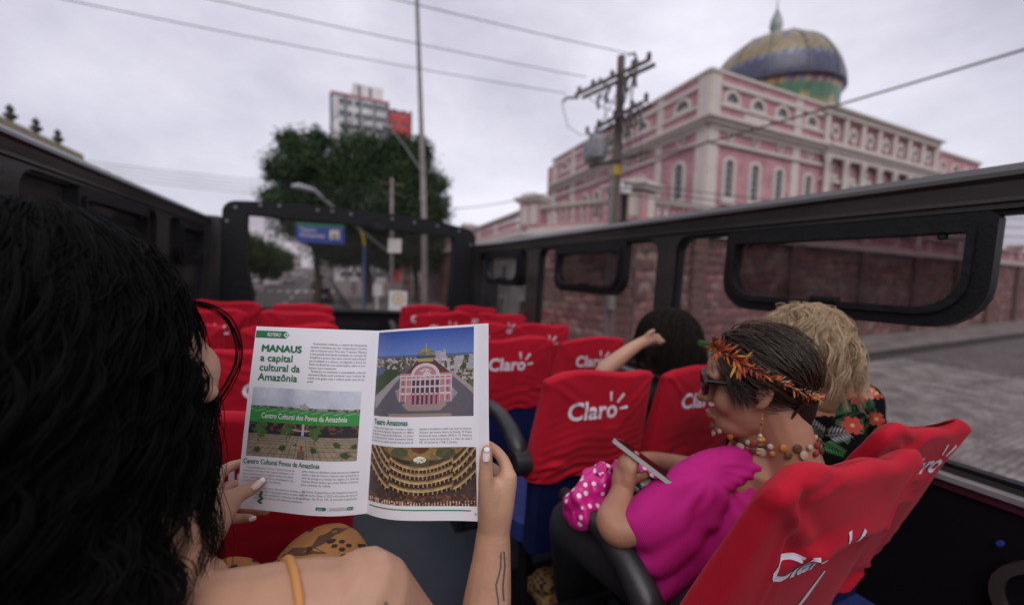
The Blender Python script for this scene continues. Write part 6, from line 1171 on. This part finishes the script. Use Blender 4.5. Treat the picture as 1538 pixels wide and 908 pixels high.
# polka dot bag
M_dot = mat('polka_dot_cloth', (.5, .01, .16), .35, spec=.5); t = M_dot.node_tree; vn = t.nodes.new('ShaderNodeTexVoronoi'); vn.inputs['Scale'].default_value = 52; vn.inputs['Randomness'].default_value = .35; rpn = t.nodes.new('ShaderNodeValToRGB'); rpn.color_ramp.elements[0].color = (.78, .62, .72, 1); rpn.color_ramp.elements[1].color = (.55, .012, .20, 1); rpn.color_ramp.elements[0].position = .27; rpn.color_ramp.elements[1].position = .31
t.links.new(t.nodes['Texture Coordinate'].outputs['Object'], vn.inputs[0]); t.links.new(vn.outputs['Distance'], rpn.inputs[0]); t.links.new(rpn.outputs[0], t.nodes['Principled BSDF'].inputs['Base Color'])
bg_ = thing('bag', 'crumpled pink polka dot bag lying on the lap of the woman with the phone', 'bag', BUS)
blob('bag_body', [[(.535, .700, -.505, .030), (.565, .720, -.50, .034), (.61, .725, -.475, .044), (.66, .70, -.46, .044), (.70, .68, -.45, .036)], [(.545, .705, -.470, .026), (.59, .715, -.445, .030), (.64, .70, -.435, .030)]], [((.56, .71, -.50), (.052, .05, .042), None)], M_dot, bg_, .004, 3, disp=lambda x, y, z: .006 * math.sin(x * 110 + 4 * mnoise.noise(V3((x * 18, y * 18, z * 18)))) + .007 * mnoise.noise(V3((x * 45, y * 45, z * 45))))
b = MB(); b.grid(lambda u, v: (.575 + .045 * u, .69 + .03 * v, -.425 + .018 * math.sin(u * 3) + .006 * math.sin(u * 20 + v * 5)), 16, 6); b.build('ruffled_edge', M_dot, bg_, 'full')
sc = thing('scarf', 'folded white and navy flowered cloth on the lap just under the phone', 'scarf', BUS); blob('cloth', [[(.635, .66, -.425, .018), (.66, .62, -.425, .020), (.68, .60, -.43, .018)]], [], mat('flowered_cloth', (.62, .58, .5), .8, col2=(.03, .03, .10), nscale=45, lo=.5, hi=.56), sc, .004, 2, disp=lambda x, y, z: .004 * mnoise.noise(V3((x * 80, y * 80, z * 80))))
# ---------------------------------------------------------------- blonde woman by the window
bw_ = thing('person', 'woman with wavy blonde hair in a black tropical flower shirt, seated by the window', 'person', BUS)
BF = frame((1.212, .672, -.136), (.25, .95, -.12), (0.05, .05, 1)); hc, he = head_parts(BF)
blob('body', hc + [[(1.265, .61, -.27, .050), (1.27, .605, -.38, .07), (1.27, .59, -.50, .11)], [(1.15, .74, -.60, .035), (1.10, .78, -.55, .026)]], he, M_sk2, bw_, .005, 4)
M_shirt = mat('black_tropical_cloth', (0.005, 0.004, 0.005), .9, spec=.08)
sh_ = blob('shirt', [[(1.265, .625, -.265, .062), (1.275, .615, -.30, .085), (1.275, .61, -.44, .125), (1.26, .61, -.58, .13)], [(1.19, .60, -.30, .060), (1.21, .615, -.265, .056), (1.25, .62, -.24, .05)], [(1.165, .635, -.285, .060), (1.27, .605, -.255, .060), (1.395, .59, -.270, .058)], [(1.165, .64, -.32, .060), (1.13, .68, -.46, .055)], [(1.395, .585, -.28, .060), (1.425, .60, -.45, .060), (1.42, .66, -.55, .05)]], [], M_shirt, bw_, .007, 5, disp=folds(.003, 40, 8, (.7, .2, .9)))
bvs = bvh(sh_); M_f = [mat('print_%s' % k, c, .8) for k, c in (('coral', (.55, .16, .11)), ('salmon', (.68, .30, .22)), ('leaf_green', (.05, .20, .06)), ('deep_green', (.025, .095, .04)), ('pale_grey', (.34, .34, .38)), ('scarlet', (.40, .045, .03)), ('pollen', (.6, .35, .08)))]
def petals(n, r0, wd, k_=1): return [[(r0 * .15 * math.cos(a - .5), r0 * .15 * math.sin(a - .5)), (r0 * .7 * math.cos(a - wd), r0 * .7 * math.sin(a - wd)), (r0 * math.cos(a - wd * .5), r0 * math.sin(a - wd * .5)), (r0 * .93 * math.cos(a), r0 * .93 * math.sin(a)), (r0 * math.cos(a + wd * .5), r0 * math.sin(a + wd * .5)), (r0 * .7 * math.cos(a + wd), r0 * .7 * math.sin(a + wd)), (r0 * .15 * math.cos(a + .5), r0 * .15 * math.sin(a + .5))] for a in [2 * math.pi * i / n for i in range(n)]]
def leafy(L, n, w_): 
    o = [[(0, -.0012), (L, -.0006), (L, .0006), (0, .0012)]]
    for i in range(n):
        x = L * (.1 + .85 * i / n); l2 = w_ * (1 - .5 * i / n)
        for s in (-1, 1): o.append([(x, 0), (x + l2 * .45, s * l2 * .55 - s * .0015), (x + l2 * .8, s * l2), (x + l2 * .3, s * l2 * .65)])
    return o
def oval(L, w_): return [[(0, 0), (L * .3, w_), (L * .7, w_ * .9), (L, 0), (L * .7, -w_ * .9), (L * .3, -w_)]]
VD = V3((1.26, .58, -.32)).normalized(); RX = VD.cross(V3((0, 0, 1))).normalized(); UP_ = RX.cross(VD)
def D_(nm, x, y, polys, m_, ang, off): decal(bvs, nm, V3((1.262, .60, -.29)) + RX * x + UP_ * y, VD, UP_, polys, m_, sh_, off, 1.0, ang)
for x, y, a, L in ((.015, -.02, .6, .07), (.03, .0, 1.2, .06), (-.07, -.02, 2.5, .05), (.06, -.05, 1.0, .07), (.09, .02, 2.0, .05), (-.03, .05, .3, .05), (-.10, .03, 2.9, .04), (.10, -.02, -.6, .05), (-.04, -.08, .4, .06), (.03, .06, .0, .06), (-.09, -.06, 1.6, .06), (.07, .05, -.9, .05), (0, -.09, -.3, .05)): D_('printed_fern', x, y, leafy(L, 7, .018), M_f[2 if (x * 100) % 2 < 1 else 3], a, .0012)
for x, y, a in ((.0, .02, .3), (.02, .01, -.2), (.01, -.005, .1), (.015, -.025, -.4), (-.02, .0, 2.9), (-.03, -.03, 3.4), (.08, .0, .2), (-.06, .045, 2.4), (.05, -.08, 1.9), (-.08, -.045, .5), (.10, .045, 1.2)): D_('printed_leaf', x, y, oval(.034, .008), M_f[3] if x > 0 else M_f[2], a, .0018)
D_('printed_pale_leaf', .005, -.07, leafy(.055, 6, .022), M_f[4], .4, .002); D_('printed_pale_leaf', .0, -.075, leafy(.05, 6, .02), M_f[4], 2.3, .002)
for x, y, r_, n, ci in ((-.015, .048, .031, 9, 1), (-.048, -.002, .020, 5, 0), (.055, .048, .024, 5, 5), (.078, .066, .022, 8, 1), (.055, -.030, .024, 6, 5), (-.005, .078, .018, 6, 5), (.105, .0, .020, 6, 5), (.10, .07, .018, 7, 5)): D_('printed_flower', x, y, petals(n, r_, .36 if n > 6 else .5), M_f[ci], x * 40, .0024); D_('flower_centre', x, y, [[(.005 * math.cos(q), .005 * math.sin(q)) for q in range(6)]], M_f[6], 0, .003)
blob('hair_mass', [[tm(BF, p) for p in ((0, -.03, .03, .072), (0, -.075, -.03, .070), (.01, -.075, -.075, .052), (.0, -.075, -.13, .046))]], [(tuple(BF @ V3((0, -.03, .035))), (.080, .092, .080), BF)], mat('blonde_hair_under', (0.22, .135, .07), .6), bw_, .005, 3)
paths = []; r6 = random.Random(6)
for k in range(2700):
    th = r6.uniform(0, 2 * math.pi); el = r6.uniform(.05, 1.5); d_ = V3((math.cos(th) * math.cos(el), math.sin(th) * math.cos(el), math.sin(el)))
    if d_.y > .65 and d_.z < .6: continue
    cur = V3((d_.x * .084, -.03 + d_.y * .096, .035 + d_.z * .083)); P = []; L = r6.uniform(.09, .20); q, am, fr = r6.uniform(0, 6.28), r6.uniform(.004, .013), r6.uniform(7, 14); hx_ = V3((d_.x, min(d_.y, -.1) - .3, 0)).normalized(); ctr = V3((0, -.03, .035)); vel = V3((d_.x * .2, -.6, .1 if d_.y > 0 else -.6)).normalized()
    for i in range(15):
        t_ = i / 14; c2 = cur - ctr; ln = math.sqrt((c2.x / .086) ** 2 + (c2.y / .098) ** 2 + (c2.z / .085) ** 2)
        if ln < 1 and cur.z > -.03: cur = ctr + c2 / ln
        P.append(tuple(BF @ (cur + V3((math.sin(fr * t_ + q), math.cos(fr * t_ + q) * .6, 0)) * am * min(1, t_ * 3)))); vel = (vel * .78 + V3((.05 + d_.x * .12, -.10 * (1 - t_), -1)) * .22).normalized(); cur = cur + vel * L / 15
    paths.append(P)
strands('hair', paths, .0009, M_hair3, bw_)
cl = []
for j, (x, y, z, R_) in enumerate(((.01, -.135, .02, .020), (.035, -.13, .045, .018), (.045, -.135, .01, .022), (.02, -.14, -.02, .018), (.05, -.12, -.03, .018))):
    for k in range(70):
        q = r6.uniform(-.006, .006); w2 = r6.uniform(-.010, .010); cl.append([tuple(BF @ V3((x + (R_ + q) * math.cos(a), y + w2 + .006 * a * .3, z + (R_ + q) * math.sin(a) * .8))) for a in [j + .5 * i for i in range(12)]])
strands('hair_twist', cl, .0011, M_hair3, bw_)
lk = []
for k in range(150):
    th = r6.uniform(0, 2 * math.pi); el = r6.uniform(-.1, 1.4); d_ = V3((math.cos(th) * math.cos(el), math.sin(th) * math.cos(el), math.sin(el)))
    if d_.y > .5: continue
    cur = V3((d_.x * .087, -.03 + d_.y * .099, .035 + d_.z * .086)); ctr = V3((0, -.03, .035)); vel = V3((d_.x * .3, -.5, -.4)).normalized(); L = r6.uniform(.09, .21); q, am, fr = r6.uniform(0, 6.28), r6.uniform(.006, .016), r6.uniform(7, 13)
    pts_ = []
    for i in range(20):
        t_ = i / 19; c2 = cur - ctr; ln = math.sqrt((c2.x / .089) ** 2 + (c2.y / .101) ** 2 + (c2.z / .088) ** 2)
        if ln < 1 and cur.z > -.03: cur = ctr + c2 / ln
        pts_.append(cur + V3((math.sin(fr * t_ + q), math.cos(fr * t_ + q) * .7, 0)) * am * min(1, t_ * 3)); vel = (vel * .78 + V3((.04 + d_.x * .14, -.05, -1)) * .22).normalized(); cur = cur + vel * L / 20
    for j in range(14):
        o2 = V3((r6.gauss(0, .0032), r6.gauss(0, .0032), r6.gauss(0, .0032))); lk.append([tuple(BF @ (p_ + o2 * (1 + .8 * i / 19))) for i, p_ in enumerate(pts_)])
strands('hair_locks', lk, .0009, mat('blonde_highlight', (0.50, 0.36, 0.22), .45), bw_)
M_hair4.node_tree.nodes['Principled BSDF'].inputs['Roughness'].default_value = .6; M_hair4.node_tree.nodes['Principled BSDF'].inputs['Specular IOR Level'].default_value = .2
# ---------------------------------------------------------------- girl with raised arm
gp = thing('person', 'dark haired girl in black lifting a hand into her hair two rows ahead', 'person', BUS @ Tr(.055, .05, -.01) @ Matrix.Scale(1.15, 4))
GF = frame((1.040, .985, -.175), (.05, 1, -.05), (0, 0, 1)); hc, he = head_parts(GF)
blob('body', hc + [[(1.04, .94, -.30, .05), (1.05, .95, -.40, .09), (1.05, .96, -.55, .11)], [(.95, .96, -.335, .042), (.86, .99, -.345, .036), (.775, .96, -.275, .030), (.770, .955, -.252, .029), (.82, .94, -.205, .024), (.868, .928, -.168, .019)], [(.868, .928, -.168, .019), (.892, .920, -.156, .020), (.905, .915, -.150, .018)],
    [(.900, .912, -.140, .009), (.922, .908, -.135, .0075), (.938, .905, -.142, .0065)], [(.905, .914, -.150, .009), (.928, .905, -.148, .0075), (.948, .900, -.152, .0065)], [(.903, .914, -.160, .009), (.925, .908, -.160, .0075), (.945, .904, -.163, .0065)], [(.898, .915, -.168, .0085), (.918, .910, -.172, .007), (.934, .908, -.176, .006)], [(.885, .918, -.148, .010), (.892, .908, -.128, .008), (.905, .903, -.118, .0065)],
    [(1.14, .97, -.35, .04), (1.17, 1.05, -.48, .035), (1.08, 1.2, -.5, .03)]], he, M_sk3, gp, .005, 4)
blob('black_top', [[(1.05, .955, -.355, .08), (1.05, .96, -.46, .115), (1.05, .96, -.6, .125)], [(.955, .96, -.345, .052), (1.05, .95, -.33, .055), (1.145, .965, -.345, .052)], [(1.145, .965, -.345, .05), (1.17, 1.02, -.42, .045)]], [], mat('black_jersey', (0.008, 0.007, 0.010), .85), gp, .008, 4)
blob('hair_mass', [[tm(GF, p) for p in ((0, -.02, .03, .066), (0, -.05, -.04, .070), (0, -.05, -.09, .062), (0, -.05, -.12, .04))]], [(tuple(GF @ V3((0, -.02, .035))), (.080, .094, .083), GF)], M_hair4, gp, .006, 3)
paths = []
for k in range(2400):
    th = r6.uniform(0, 2 * math.pi); el = r6.uniform(.0, 1.5); d_ = V3((math.cos(th) * math.cos(el), math.sin(th) * math.cos(el), math.sin(el))); 
    if d_.y > .6 and d_.z < .6: continue
    cur = V3((d_.x * .088, -.02 + d_.y * .102, .035 + d_.z * .090)); L = .06 + .12 * max(0, d_.z) + r6.uniform(.05, .10); P = []; jx, jf = r6.uniform(-.012, .012), r6.uniform(2, 7); vel = V3((d_.x, d_.y - .2, .1)); vel = (vel - d_ * vel.dot(d_)).normalized() if d_.z > .3 else V3((0, 0, -1)); ctr = V3((0, -.02, .035))
    for i in range(9):
        c2 = cur - ctr; ln = math.sqrt((c2.x / .090) ** 2 + (c2.y / .104) ** 2 + (c2.z / .092) ** 2)
        if ln < 1 and cur.z > -.03: cur = ctr + c2 / ln
        P.append(tuple(GF @ (cur + V3((math.sin(i * jf * .3), math.cos(i * jf * .3), 0)) * jx))); vel = (vel * .72 + V3((d_.x * .12, d_.y * .05, -1)) * .28).normalized(); cur = cur + vel * L / 9
    paths.append(P)
for k in range(90): P = [(1.0 - .012 * i + r6.uniform(-.006, .006), .905 + r6.uniform(-.01, .01), -.135 - .002 * i + .006 * math.sin(i + k) - .0012 * i * i * r6.random()) for i in range(11)]; paths.append(P)
strands('hair', paths, .0009, M_hair4, gp)

cvE = [o for o in bpy.data.objects if o.name.startswith('seat_cover') and o.parent and o.parent['label'].startswith('red covered seat carrying')][0]
be = bvh(cvE); decal(be, 'printed_stroke', (-.015, -.1, .66), (0, 1, 0), (0, 0, 1), [[(.040, .100), (.046, .098), (.034, .045), (.014, .030)], [(.014, .030), (.034, .045), (.024, .006), (.002, .004)], [(-.002, -.014), (.018, -.010), (.006, -.075), (-.014, -.060)]], M_logo, cvE, .0016)
